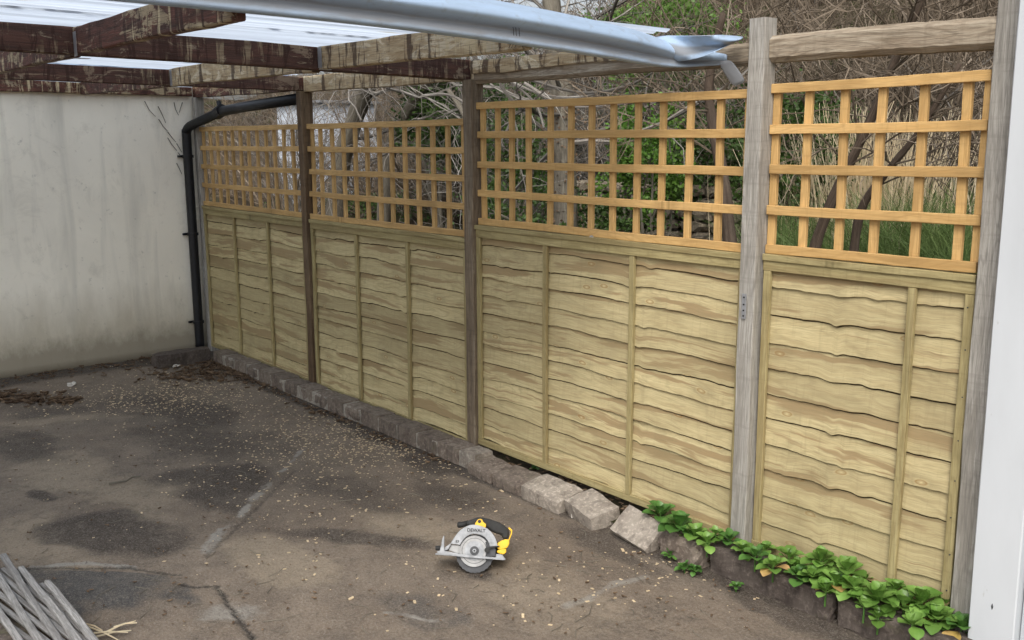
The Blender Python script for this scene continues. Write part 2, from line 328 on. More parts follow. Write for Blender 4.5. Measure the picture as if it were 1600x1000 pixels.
t_ = NT('clear_plastic_strap', .2, .5); t_.b.inputs['Transmission Weight'].default_value = .5; t_.b.inputs['IOR'].default_value = 1.1; M['clear'] = t_.out((.45, .47, .5))
M['pebble'] = plain('pale_pebble', (.5, .47, .42), .8)

# ---------------------------------------------------------------- ground sheet
def px(u, v, z=0.): return at(u, v, 2, z)
def grid_mesh(name, xs, ys, zf, mat, attrs={}):
    X, Y = np.meshgrid(xs, ys, indexing='ij'); Z = zf(X, Y); nx, ny = X.shape
    me = bpy.data.meshes.new(name); me.vertices.add(nx*ny); me.vertices.foreach_set('co', np.stack([X, Y, Z], -1).astype(np.float32).ravel())
    i = np.arange(nx-1)[:, None]*ny+np.arange(ny-1)[None, :]; q = np.stack([i, i+ny, i+ny+1, i+1], -1).reshape(-1, 4)
    me.loops.add(q.size); me.loops.foreach_set('vertex_index', q.ravel().astype(np.int32)); me.polygons.add(len(q)); me.polygons.foreach_set('loop_start', (np.arange(len(q))*4).astype(np.int32))
    me.update(calc_edges=True); me.polygons.foreach_set('use_smooth', [True]*len(q)); me.materials.append(mat)
    for k, A in attrs.items():
        a = me.attributes.new(k, 'FLOAT', 'POINT'); a.data.foreach_set('value', A.astype(np.float32).ravel())
    o = bpy.data.objects.new(name, me); C.objects.link(o); return o
def seg_dist(X, Y, pts):
    d = np.full(X.shape, 1e9)
    for (ax, ay), (bx, by) in zip(pts[:-1], pts[1:]):
        vx, vy = bx-ax, by-ay; t = np.clip(((X-ax)*vx+(Y-ay)*vy)/(vx*vx+vy*vy), 0, 1); d = np.minimum(d, np.hypot(X-ax-t*vx, Y-ay-t*vy))
    return d
xs = np.concatenate([np.linspace(-.3, 2, 110), np.linspace(2.015, 6.9, 330)]); ys = np.linspace(-3.9, .12, 290)
X, Y = np.meshgrid(xs, ys, indexing='ij')
wx = X+.10*(fbm(X*4, Y*4, 3)-.5)+.03*(fbm(X*22, Y*22, 5)-.5); wy = Y+.10*(fbm(X*4, Y*4, 8)-.5)+.03*(fbm(X*22, Y*22, 9)-.5)
def side(P, Q, soft=.012):
    nx_, ny_ = -(Q[1]-P[1]), (Q[0]-P[0]); L_ = math.hypot(nx_, ny_); d = ((X-P[0])*nx_+(Y-P[1])*ny_)/L_+.02*(fbm(X*9, Y*9, 77)-.5); return np.clip(d/soft+.5, 0, 1)
def blob(u, v, rx, ry, ang=0., soft=.5, wob=.9):
    c = px(u, v); a = math.radians(ang); dx, dy = wx-c[0], wy-c[1]
    e = np.hypot((dx*math.cos(a)+dy*math.sin(a))/rx, (-dx*math.sin(a)+dy*math.cos(a))/ry)+(fbm(X*2.6+u*.01, Y*2.6, 21, 6)-.5)*wob*1.7
    return np.clip((1-e)/soft, 0, 1)
oil = np.maximum.reduce([blob(170, 915, .62, .34, 20)*side(px(290, 898), px(20, 887))*side(px(345, 1010), px(290, 905)), .75*blob(90, 960, .22, .16), .6*blob(280, 935, .2, .1), .35*blob(660, 960, .35, .15, 30)])
sL = side(px(300, 870), px(480, 700))
dark = np.maximum.reduce([.5*blob(300, 690, 1.6, .55, 15, .8), .45*blob(120, 640, 1.3, .4, 60, .8), .45*blob(520, 760, 1.1, .3, 10, .8), .85*blob(210, 840, .5, .28, 20), .85*blob(400, 770, .95, .42, 25)*sL, .65*blob(560, 840, .45, .1, 35), .5*blob(700, 770, .6, .22, 10), .6*blob(610, 690, .8, .16, -5), .6*blob(300, 640, .8, .3),
    .8*blob(65, 775, .14, .07), .5*blob(960, 860, .6, .12, -5), .5*blob(1180, 930, .6, .12, -5), .8*blob(745, 890, .14, .07), .55*blob(40, 690, .6, .2)])
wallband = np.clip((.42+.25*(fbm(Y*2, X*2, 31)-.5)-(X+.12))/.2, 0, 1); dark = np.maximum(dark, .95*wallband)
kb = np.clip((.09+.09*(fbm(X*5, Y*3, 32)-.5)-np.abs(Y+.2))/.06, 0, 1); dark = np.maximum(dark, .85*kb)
tan = np.maximum.reduce([.7*blob(170, 760, .9, .35, 15), .75*blob(430, 875, .35, .2, 20), .6*blob(620, 815, .4, .18, 20), .5*blob(60, 840, .5, .25), .8*blob(90, 655, .9, .14, 65), .35*blob(850, 930, .9, .3, 10)])
patch_l = [px(480, 700)[:2], px(420, 757)[:2], px(370, 810)[:2], px(318, 862)[:2]]
d1 = seg_dist(wx, wy, patch_l); patch = np.clip((.016+.022*np.clip((X-3.4)/.7, 0, 1)+.03*(fbm(X*11, Y*11, 46)-.5)-d1)/.012, 0, 1)*np.clip(fbm(X*9, Y*9, 45)*4-1.35, 0, 1)
patch = np.maximum(patch, .9*blob(318, 893, .17, .1, 35, .7, 2.2)); patch = np.maximum(patch, .6*blob(350, 960, .22, .1, 60))
patch = np.maximum(patch, .7*np.clip((.022-seg_dist(wx, wy, [px(50, 886)[:2], px(130, 880)[:2], px(215, 884)[:2]]))/.012, 0, 1))
patch = np.maximum(patch, .5*np.clip((.02-seg_dist(wx, wy, [px(600, 962)[:2], px(700, 968)[:2]]))/.012, 0, 1))
patch = np.maximum(patch, .5*np.clip((.03-seg_dist(wx, wy, [px(880, 950)[:2], px(960, 915)[:2], px(1010, 900)[:2]]))/.02, 0, 1))*np.clip(.35+fbm(X*14, Y*14, 41)*1.3, 0, 1)
ck = [[px(340, 915)[:2], px(352, 940)[:2], px(372, 962)[:2], px(400, 1005)[:2], px(440, 1060)[:2]], [px(323, 870)[:2], px(400, 795)[:2], px(460, 735)[:2]], [px(0, 888)[:2], px(130, 887)[:2], px(200, 886)[:2], px(280, 898)[:2]], [px(285, 914)[:2], px(310, 917)[:2], px(335, 914)[:2]]]
wcx = X+.022*(fbm(X*20, Y*20, 51)-.5); wcy = Y+.022*(fbm(X*20, Y*20, 52)-.5)
crack = np.zeros(X.shape)
for k, c in enumerate(ck): crack = np.maximum(crack, (1, .55, .8, .9)[k]*np.clip((.013-seg_dist(wcx, wcy, c))/.007, 0, 1)*np.clip(fbm(X*9, Y*9, 60+k)*3-.35, 0, 1))
def gz(X, Y): return (fbm(X*1.5, Y*1.5, 71)-.5)*.02+(fbm(X*16, Y*16, 72)-.5)*.007-.006*crack+.003*patch
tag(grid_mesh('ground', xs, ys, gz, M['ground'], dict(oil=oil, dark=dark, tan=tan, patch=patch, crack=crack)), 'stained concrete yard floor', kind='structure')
# the rest of the yard, out to the sides and behind the camera (one coarser sheet around the fine one, slightly lower)
mb = MB(); mb.add([(-.3, -60, -.015), (60, -60, -.015), (60, .1, -.015), (-.3, .1, -.015)], [(0, 1, 2, 3)]); tag(mb.build('yard', M['ground']), kind='structure')
# garden ground behind the fence, rising to a scrubby bank
def bankz(X, Y):
    s = np.clip((Y-.4)/2.6, 0, 1); z = .75*s*s*(3-2*s)
    s2 = np.clip((Y-4.5)/4.5, 0, 1); top = 2.2+.25*np.sin(X*.7)+np.clip((X+4.8)*.8, 0, 2.3)
    return z+s2*s2*(3-2*s2)*top+(fbm(X*1.2, Y*1.2, 81)-.5)*.35*np.clip(Y-.3, 0, 1)
gxs = np.linspace(-70, 30, 260); gys = np.concatenate([np.linspace(.11, 12, 90), np.linspace(12.5, 120, 40)])
garden = tag(grid_mesh('garden_ground', gxs, gys, bankz, M['earth']), kind='structure')
def bz(x, y): return float(bankz(np.array([x]), np.array([y]))[0])

# ---------------------------------------------------------------- back wall
mb = MB()
n1, n2 = 60, 26; vs = []; gs = []
for i in range(n1+1):
    for j in range(n2+1):
        y = -7+7.04*i/n1; z = -.02+2.36*j/n2
        vs.append((-.12+.008*(float(fbm(np.array([y*2.]), np.array([z*2.]), 5)[0])-.5), y, z))
fs = [(i*(n2+1)+j, (i+1)*(n2+1)+j, (i+1)*(n2+1)+j+1, i*(n2+1)+j+1) for i in range(n1) for j in range(n2)]
mb.add(vs, fs); wl = mb.build('boundary_wall', M['wall'], smooth=True)
me = wl.modifiers.new('t', 'SOLIDIFY'); me.thickness = .2; me.offset = -1
tag(wl, 'pale grey rendered wall with stained foot closing the far end of the carport', 'wall')
# dead creeper stems left on the wall
mb = MB()
for (u0, v0, u1, v1) in [(248, 186, 262, 205), (262, 206, 275, 222), (276, 224, 284, 238), (262, 215, 277, 236), (278, 238, 290, 250), (226, 158, 243, 182), (247, 166, 259, 192), (272, 160, 279, 180), (285, 160, 280, 176), (276, 255, 284, 272)]:
    a = at(u0, v0, 0, -.112); b = at(u1, v1, 0, -.112); m = (a+b)/2+np.array([.004, .01*(random.random()-.5)*2, .012*(random.random()-.5)*2])
    tube(mb, [a, m, b], [.0035, .003, .002], 5)
tag(mb.build('dead_creeper', M['bark'], origin=(-.11, -.3, 1.9)), 'thin dark dead creeper stems clinging to the pale wall near the downpipe', 'creeper')
# ---------------------------------------------------------------- carport
cp = empty('carport_roof', (1.88, -1.5, 0), 'lean-to carport roof of dark stained joists under dirty clear corrugated sheeting', 'carport')
def bm(name, mat, p0, p1, wd, ht, n=14, jit=.003, parent=cp):
    mb = MB(); beam(mb, p0, p1, wd, ht, n=n, jit=jit, ch=.005); return mb.build(name, M[mat], parent)
YE = -6.
bm('wall_plate', 'beam_mid', (-.085, YE, 2.283), (-.085, -.04, 2.283), .07, .115)
bm('cross_beam', 'beam_dark', (1.85, YE, 2.28), (1.85, -.005, 2.247), .06, .1)
bm('cross_beam', 'beam_dark', (3.82, YE, 2.322), (3.82, -.005, 2.232), .06, .112)
for y in (-.93, -2.07, -3.2, -4.4):
    dz = .0 if y > -1 else .014
    bm('joist', 'beam_mid', (-.045, y, 2.265), (1.815, y, 2.25), .045, .1)
    bm('joist', 'beam_mid' if y != -.93 else 'beam_light', (1.885, y, 2.252+dz), (3.785, y, 2.243+dz), .045, .11)
    bm('joist', 'beam_light' if y == -.93 else 'beam_mid', (3.855, y, 2.248+dz), (5.42, y, 2.238+dz*1.7), .045, .11)
# joist hangers
for x in (3.862, 1.892):
    for y in (-.93, -2.07):
        mb = MB(); beam(mb, (x, y-.027, 2.25), (x+.035, y-.027, 2.25), .002, .1, n=1, jit=0, ch=.0005); beam(mb, (x, y, 2.193), (x+.035, y, 2.193), .052, .002, n=1, jit=0, ch=.0005); mb.build('joist_hanger', M['galv'], cp)
# corrugated clear sheets (run down to the fence), three overlapping
for k, (x0, x1) in enumerate([(-.14, 1.78), (1.70, 3.62), (3.54, 5.34)]):
    nx = int((x1-x0)/.0127); mb = MB(); vs = []
    yy = [YE-.1, -4.6, -3.6, -2.6, -1.7, -.85, -.3, -.05]
    for i in range(nx+1):
        x = x0+(x1-x0)*i/nx
        for y in yy: vs.append((x, y, 2.306+.009*math.sin(x*2*math.pi/.0762)-y*.0115+.003*k+.002*math.sin(y*3+k)))
    m = len(yy); mb.add(vs, [(i*m+j, (i+1)*m+j, (i+1)*m+j+1, i*m+j+1) for i in range(nx) for j in range(m-1)])
    mb.build('roof_sheet', M['sheet'], cp, smooth=True)
# leaf debris lying on the sheets, seen dark against the sky
mb = MB()
for k in range(700):
    x = random.choice([1.74, 3.58, 3.58, 4.25, 4.95, 2.4])+random.gauss(0, .02); y = -random.random()**.8*3.2; s = .006+.012*random.random(); z = 2.335-y*.0115
    a = random.random()*6; mb.add([(x+s*math.cos(a+q)*(1+.8*(i % 2)), y+1.8*s*math.sin(a+q), z+.002*random.random()) for i, q in enumerate((0, 1.5, 3.1, 4.6))], [(0, 1, 2, 3)])
tag(mb.build('roof_leaf_litter', M['litter']), 'dead leaves and dirt lying on top of the clear roof sheets', 'leaf litter', kind='stuff')

# hanging, rolled front sheet and its crumpled end
def loft(name, stations, mat, parent, sub=1, thick=.002):
    mb = MB(); n = len(stations[0]); vs = [p for s in stations for p in s]
    mb.add(vs, [(i*n+j, i*n+j+1, (i+1)*n+j+1, (i+1)*n+j) for i in range(len(stations)-1) for j in range(n-1)]); mb.r = [(k % n)/(n-1) for k in range(len(vs))]
    o = mb.build(name, M[mat], parent, smooth=True)
    s = o.modifiers.new('s', 'SUBSURF'); s.levels = s.render_levels = 2
    s = o.modifiers.new('t', 'SOLIDIFY'); s.thickness = thick; return o
fr = empty('bent_roof_sheet', (5.4, -1, 2.2), 'blue grey roof sheet rolled over along the carport front with a crumpled torn end', 'roof sheet')
# profile (outward x, height fraction 0 bottom .. 1 top)
prof = [(-.07, .10), (-.02, .0), (.012, .03), (.006, .13), (-.012, .27), (-.018, .34), (.02, .47), (.034, .56), (.012, .72), (-.03, .88), (-.07, 1.0)]
def station(x, y, zb, zt, f=1., dirv=(1, 0)):
    return [(x+dirv[0]*a*f*.9, y+dirv[1]*a*f*.9, zb+(zt-zb)*h) for a, h in prof]
st = []
for y, zb, zt in [(-6, 2.30, 2.46), (-3.4, 2.252, 2.415), (-2.5, 2.237, 2.40), (-2.0, 2.234, 2.392), (-1.6, 2.226, 2.38), (-1.2, 2.212, 2.37), (-.8, 2.192, 2.352), (-.45, 2.172, 2.322), (-.25, 2.157, 2.303), (-.12, 2.150, 2.278)]:
    kf = .9776 if y < -.3 else .99; st.append(station(5.45 if y < -.3 else 5.41, -3.369+(y+3.369)*kf, 1.8513+(zb-1.8513)*kf, 1.8513+(zt-1.8513)*kf, 1.1 if y < -.3 else .9))
for x, y, zb, zt, f in [(5.43, -.075, 2.150, 2.232, .45), (5.50, -.065, 2.150, 2.222, .3), (5.58, -.06, 2.150, 2.205, .2), (5.655, -.055, 2.150, 2.19, .1)]:
    st.append(station(x, y, zb, zt, f, (.5, -.8)))
loft('rolled_edge', st, 'flash', fr)
# crumpled end flap rising off the rail
fl = []
for pts in [[(1000, 84), (1008, 76), (1014, 66), (1020, 60), (1028, 57)], [(1030, 92), (1040, 84), (1046, 72), (1050, 62), (1056, 55)], [(1062, 97), (1070, 90), (1076, 76), (1082, 64), (1088, 56)],
            [(1090, 92), (1096, 84), (1102, 73), (1106, 64), (1110, 55)], [(1112, 84), (1118, 78), (1122, 70), (1126, 62), (1128, 55)], [(1132, 74), (1136, 72), (1140, 67), (1142, 61), (1144, 56)], [(1150, 65), (1154, 64), (1157, 62), (1160, 60), (1163, 58)]]:
    fl.append([tuple(at(u, v, 1, -.11+.05*math.sin(i*1.6+u*.05))) for i, (u, v) in enumerate(pts)])
loft('crumpled_flap', fl, 'flash', fr)
st = []
for u, v0, v1 in [(470, -25, -2), (560, -18, 5), (640, -8, 10), (700, -4, 17), (740, 0, 21), (790, 6, 27), (830, 20, 33), (880, 34, 40)]:
    st.append([tuple(at(u, v0+(v1-v0)*k/4+1.5*math.sin(u*.3+k*2), 0, 5.34+.02*math.sin(k*2+u*.02))) for k in range(5)])
loft('torn_clear_strip', st, 'sheet', fr)
a0 = at(1122, 98, 1, -.075); a1 = at(1142, 92, 1, -.075); b0 = at(1146, 136, 1, -.03); b1 = at(1167, 128, 1, -.03)
loft('hanging_strap', [[tuple(a0), tuple((a0+a1)/2+np.array([0, -.008, 0])), tuple(a1)], [tuple((a0+b0)/2), tuple((a0+a1+b0+b1)/4+np.array([0, -.01, 0])), tuple((a1+b1)/2)], [tuple(b0), tuple((b0+b1)/2+np.array([0, -.008, 0])), tuple(b1)]], 'clear', fr)
mb = MB()
for u in (802, 806, 811): tube(mb, [at(u-6, 30, 0, 5.44), at(u, 44, 0, 5.45), at(u+1, 58, 0, 5.45), at(u-7, 75, 0, 5.43)], .0013, 4)
tag(mb.build('tie_wire', M['rubber']), 'thin dark wire looped round the rolled roof sheet', 'wire')

# ---------------------------------------------------------------- posts
def post(name, x, ztop, mat, label, w_=.078, d=.085, y=-.005, lean=0., zb=-.05):
    mb = MB(); beam(mb, (x, y, zb), (x+lean, y, ztop), w_, d, up=(0, 1, 0), n=20, jit=.0025, ch=.004)
    return tag(mb.build(name, M[mat], origin=(x, y, 0)), label, 'post', 'fence posts')
post('fence_post', -.03, 2.215, 'post_grey', 'grey corner fence post behind the black downpipe', .07, .08, y=.0)
post('fence_post', 1.899, 2.19, 'post_brown', 'dark brown split fence post where the downpipe ends', .075, .09)
post('fence_post', 3.866, 2.175, 'post_tan', 'brown fence post standing at the end of the brick kerb row', .078, .09)
p3 = post('fence_post', 5.812, 2.318, 'post_grey', 'tall weathered grey fence post with a steel strap on its face', .078, .078, y=-.035)
post('fence_post', 6.79, 2.75, 'post_grey', 'weathered grey fence post against the white painted frame', .078, .085, y=-.01, lean=-.015)
mb = MB(); beam(mb, (5.804, -.0765, 1.11), (5.804, -.0765, 1.215), .022, .003, up=(0, 1, 0), n=1, jit=0, ch=.0007); sp = mb.build('steel_strap', M['galv'], p3)
for z in (1.122, 1.145, 1.17, 1.2):
    mb = MB(); tube(mb, [(5.804, -.078, z), (5.804, -.0795, z)], .0042, 8, cap=True); mb.build('screw_hole', M['ink'], sp)

# ---------------------------------------------------------------- top rails
mb = MB(); beam(mb, (-.07, 0, 2.262), (1.93, .0, 2.237), .06, .085, n=20, jit=.004); tag(mb.build('top_rail', M['beam_mid']), 'mottled brown top rail between the corner post and the split post', 'rail', 'fence top rails')
mb = MB(); beam(mb, (1.935, 0, 2.243), (3.835, .0, 2.222), .055, .105, n=20, jit=.004); tag(mb.build('top_rail', M['beam_light']), 'pale mould streaked top rail above the second trellis', 'rail', 'fence top rails')
rr = empty('top_rail', (4.8, 0, 2.2), 'split round top rail with a pale board above the third trellis', 'rail', 'fence top rails')
def log(name, p0, p1, r0, mat, parent=None, sy=1., n=26):
    mb = MB(); pts = [np.array(p0)+(np.array(p1)-np.array(p0))*i/n+np.array([0, .003*math.sin(i*1.3), .004*math.sin(i*.8)]) for i in range(n+1)]
    tube(mb, pts, [r0*(1+.025*math.sin(i*.9)+.03*random.random()) for i in range(n+1)], 14, cap=True); return mb.build(name, M[mat], parent, smooth=True)
mb = MB(); beam(mb, (3.9, 0.01, 2.198), (5.77, 0.01, 2.185), .085, .088, n=30, jit=.003, ch=.022); mb.build('round_rail', M['rail'], rr)
mb = MB(); n = 40; vs = []; gs = []
for i in range(n+1):
    x = 3.905+1.25*i/n; zb = 2.192+.03*(float(vnoise(np.array([x*5.]), np.array([.5]), 4)[0])-.3)+.012*i/n; zt = 2.272-.006*i/n
    for y, z in ((-.052, zb), (-.056, (zb+zt)/2), (-.052, zt), (-.015, zt+.002), (-.015, zb)): vs.append((x, y, z)); gs.append((x+3, z, y))
fs = [(i*5+j, (i+1)*5+j, (i+1)*5+(j+1) % 5, i*5+(j+1) % 5) for i in range(n) for j in range(5)]+[(4, 3, 2, 1, 0), tuple(n*5+j for j in range(5))]
mb.add(vs, fs, gs, .2); mb.build('pale_board', M['beam_light'], rr)
mb = MB(); beam(mb, (5.855, .0, 2.196), (6.745, .0, 2.189), .095, .104, n=24, jit=.0035, ch=.024); rail4 = mb.build('top_rail', M['rail']); tag(rail4, 'weathered half round top rail between the grey post and the white frame', 'rail', 'fence top rails')
# ---------------------------------------------------------------- fence panels
def lap_panel(x0, x1, z0, z1, battens, label, seed, right_batten=True, mat='lap'):
    root = empty('lap_fence_panel', ((x0+x1)/2, 0, z0), label, 'fence panel', 'overlap fence panels')
    r = np.random.default_rng(seed); nb = int(round((z1-z0-.03)/(.112 if len(battens) == 1 else .1))); pitch = (z1-z0-.045)/nb; n = 170
    xsn = np.linspace(x0+.01, x1-.01, n+1)
    share = .006*np.sin(xsn*3.1+seed)+.003*np.sin(xsn*8.7+seed*2)+.006*(vnoise(xsn*6, xsn*0+.5, seed)-.5)
    kx = [x0+.1+(x1-x0-.2)*q for q in r.random(3)]
    def wave(k):
        s = share*(.1+1.*r.random())+.013*(vnoise(xsn*3+k*3.3, xsn*0+k*1.7, seed+5)-.5)+.008*(vnoise(xsn*9+k, xsn*0+k*4.7, seed+7)-.5)+.004*(vnoise(xsn*38, xsn*0+k*2.7, seed+6)-.5)+(r.random()-.5)*.012*(xsn-xsn.mean())
        for c in kx: s = s-.009*np.exp(-((xsn-c-.09*(r.random()-.5))/(.018+.03*r.random()))**2)*(1.3*r.random()-.15)
        return s
    ws = [wave(k) for k in range(nb+1)]; mb = MB(); prev = z0+.02
    for k in range(nb):
        zb = z0+.024+k*pitch+(r.random()-.5)*.014; off = r.random(3)*15; off[0] = seed*3+.07*k; vs = []; gs = []; rn = r.random()
        wob = .0022*np.sin(xsn*9+k*1.9); kb = np.zeros(n+1); gap = .0006+.0045*vnoise(xsn*2.5+k*7, xsn*0+k, seed+9)+.0015*r.random()
        for c in kx: kb += .004*r.random()*np.exp(-((xsn-c)/.03)**2)
        for i in range(n+1):
            x = xsn[i]; lo = max(z0+.01, zb+ws[k][i]); hi = min(zb+pitch+.03+ws[k+1][i]*.4, z1-.01); H = hi-lo; g_ = gap[i]
            rows = [(.002, lo+.002), (-.0045, lo-g_*.15), (-.0105-kb[i], lo+g_), (-.0128-kb[i]*.8+wob[i]*.4, lo+g_+.002), (-.008-kb[i]*.5+wob[i], lo+H*.4), (-.0035+wob[i]*.6, lo+H*.75), (.0, hi), (.006, hi)]
            for y, z in rows: vs.append((x, y, z)); gs.append((x+off[0], (z-lo)+off[1]+.3*k, off[2]+y))
        m = 8; fs = [(i*m+j, (i+1)*m+j, (i+1)*m+j+1, i*m+j+1) for i in range(n) for j in range(m-1)]
        mb.add(vs, fs, gs, rn)
    mb.add([(x0+.01, .009, z0+.01), (x1-.01, .009, z0+.01), (x1-.01, .009, z1-.01), (x0+.01, .009, z1-.01)], [(0, 3, 2, 1)], None, .8)
    ob = mb.build('overlap_boards', M[mat], root, smooth=False); ob.data.materials.append(M['lap_shadow'])
    mi = np.zeros(len(ob.data.polygons), dtype=np.int32); q_ = np.arange(nb*n*7); mi[:nb*n*7] = ((q_ % 7) <= 1).astype(np.int32); ob.data.polygons.foreach_set('material_index', mi)  # lower lip faces take the painted shadow colour
    def part(nm, p0, p1, w_, h_, up, nn=10):
        mb = MB(); beam(mb, p0, p1, w_, h_, up=up, n=nn, jit=.0012, ch=.002); return mb.build(nm, M['frame'], root)
    part('top_capping', (x0, -.012, z1-.012), (x1, -.012, z1-.012), .052, .026, (0, 0, 1), 16)
    part('top_rail_board', (x0, -.021, z1-.046), (x1, -.021, z1-.046), .018, .042, (0, 0, 1), 16)
    part('bottom_rail_board', (x0, -.021, z0+.018), (x1, -.021, z0+.018), .018, .036, (0, 0, 1), 16)
    for x in (x0+.018, x1-.018): part('side_batten', (x, -.021, z0+.037), (x, -.021, z1-.069), .034, .0175, (0, 1, 0), 12)
    for x in battens: part('batten', (x, -.0225, z0+.037), (x+.004, -.0225, z1-.069), .03, .019, (0, 1, 0), 12)
    if len(battens) == 1:
        for z in (.22, .36, .50, .64, .79, .95, 1.12, 1.27):
            x = x1-.018+random.uniform(-.006, .006); mb = MB(); tube(mb, [(x, -.028, z), (x, -.0308, z)], .0028, 8, cap=True); mb.build('nail', M['blade'], root)
    return root
lap_panel(0.0, 1.845, .049, 1.2955, (.611, 1.235), 'far overlap fence panel beside the black downpipe', 11)
lap_panel(1.945, 3.82, .049, 1.2955, (2.572, 3.19), 'second overlap fence panel between the two brown posts above the brick kerb', 23)
pn3 = lap_panel(3.905, 5.768, .094, 1.3765, (4.493, 5.112), 'widest looking overlap fence panel above the loose bricks with a small metal tag on top', 37)
lap_panel(5.858, 6.735, .10, 1.384, (6.503,), 'narrow cut down overlap fence panel next to the white frame', 49)
c = at(924, 372, 1, -.032); mb = MB(); tube(mb, [c+np.array([0, .003, 0]), c+np.array([0, -.0015, 0])], .014, 16, cap=True); mb.build('metal_tag', M['galv'], pn3)
def trellis(x0, x1, z0, z1, vx, mat, label, tilt=0., wv=.033):
    root = empty('trellis_panel', ((x0+x1)/2, 0, z0), label, 'trellis', 'square trellis panels on the fence')
    for k in range(5):
        z = z0+.02+(z1-z0-.04)*k/4; mb = MB(); e = .006*random.uniform(-1, 1)
        beam(mb, (x0+e, -.013, z), (x1+e, -.013, z+tilt), .0185, .037, n=20, jit=.0018, ch=.002); mb.build('rail', M[mat], root)
    for x in vx:
        mb = MB(); e = random.uniform(-.003, .003); beam(mb, (x+e, .0065, z0+.004), (x-e, .0065, z1-.004), wv, .0185, up=(0, 1, 0), n=10, jit=.0018, ch=.002); mb.build('upright_lath', M[mat], root)
trellis(0.0, 1.845, 1.2965, 1.967, [.02+.1505*i for i in range(13)], 'trellis_shaded', 'far tan trellis panel beside the black downpipe')
trellis(1.945, 3.82, 1.2965, 1.967, [1.965, 2.087, 2.25, 2.40, 2.556, 2.702, 2.856, 3.0, 3.152, 3.3, 3.454, 3.603, 3.76], 'trellis_shaded', 'tan trellis panel between the two brown posts')
trellis(3.915, 5.765, 1.3775, 2.052, [3.94, 4.066, 4.19, 4.33, 4.496, 4.65, 4.80, 4.948, 5.108, 5.262, 5.422, 5.588, 5.735], 'trellis', 'wide orange trellis panel above the small metal tag')
trellis(5.858, 6.728, 1.385, 2.066, [5.868, 6.017, 6.173, 6.325, 6.485, 6.643, 6.712], 'trellis', 'bright orange short trellis panel next to the white frame', .006)

# ---------------------------------------------------------------- white frame at right
wf = empty('white_frame', (6.93, -.1, 0), 'white painted timber frame with flaking edge at the right side', 'door frame')
mb = MB(); beam(mb, (6.925, -.06, -.05), (6.91, -.06, 2.9), .155, .11, up=(0, 1, 0), n=16, jit=.001, ch=.004); mb.build('jamb_board', M['white'], wf)
mb = MB(); beam(mb, (7.05, -.035, -.05), (7.035, -.035, 2.9), .09, .08, up=(0, 1, 0), n=16, jit=.002, ch=.006); mb.build('stop_bead', M['white2'], wf)
mb = MB(); beam(mb, (7.17, -.06, -.05), (7.155, -.06, 2.9), .145, .11, up=(0, 1, 0), n=16, jit=.002, ch=.004); mb.build('outer_board', M['white2'], wf)

mb = MB(); q0 = at(1550, 948, 1, -.116); tube(mb, [q0+np.array([0, .004, .02]), q0+np.array([0, .002, 0]), q0+np.array([0, .004, -.02])], [.002, .004, .002], 6); mb.build('nail_scar', M['blade'], wf)
# ---------------------------------------------------------------- downpipe
dp = empty('downpipe', (-.07, -.1, 0), 'black plastic downpipe running down the corner and along under the rail', 'pipe')
def smooth_path(P, n=8):
    P = [np.array(p, float) for p in P]; out = []
    for i in range(len(P)-1):
        a, b = P[max(i-1, 0)], P[i]; c, d = P[i+1], P[min(i+2, len(P)-1)]
        for k in range(n):
            t = k/n; out.append(.5*((2*b)+(-a+c)*t+(2*a-5*b+4*c-d)*t*t+(-a+3*b-3*c+d)*t**3))
    return out+[P[-1]]
mb = MB(); pts = [(-.068, -.105, .02), (-.068, -.105, .6), (-.068, -.105, 1.2), (-.068, -.105, 1.86), (-.062, -.105, 1.925), (-.03, -.095, 1.965), (.05, -.07, 1.995), (.3, -.01, 2.06), (.42, .0, 2.092)]
tube(mb, smooth_path(pts, 6), .039, 16, cap=True); mb.build('lower_pipe', M['black_plastic'], dp, smooth=True)
mb = MB(); tube(mb, [(.40, .0, 2.085), (.9, .005, 2.112), (1.86, .03, 2.15)], .04, 16, cap=True); mb.build('upper_pipe', M['black_plastic'], dp, smooth=True)
mb = MB(); tube(mb, [(.36, .0, 2.073), (.46, .0, 2.099)], .05, 16, cap=True); tube(mb, [(.43, -.0, 2.09), (.40, .0, 2.17)], .02, 10, cap=True); mb.build('coupling', M['black_plastic'], dp)
for z in (.27, 1.05, 1.72):
    mb = MB(); tube(mb, [(-.068, -.105, z-.012), (-.068, -.105, z+.012)], .048, 16, cap=True); beam(mb, (-.112, -.105, z), (-.1, -.18, z), .02, .02, n=1, jit=0); mb.build('bracket', M['black_plastic'], dp)

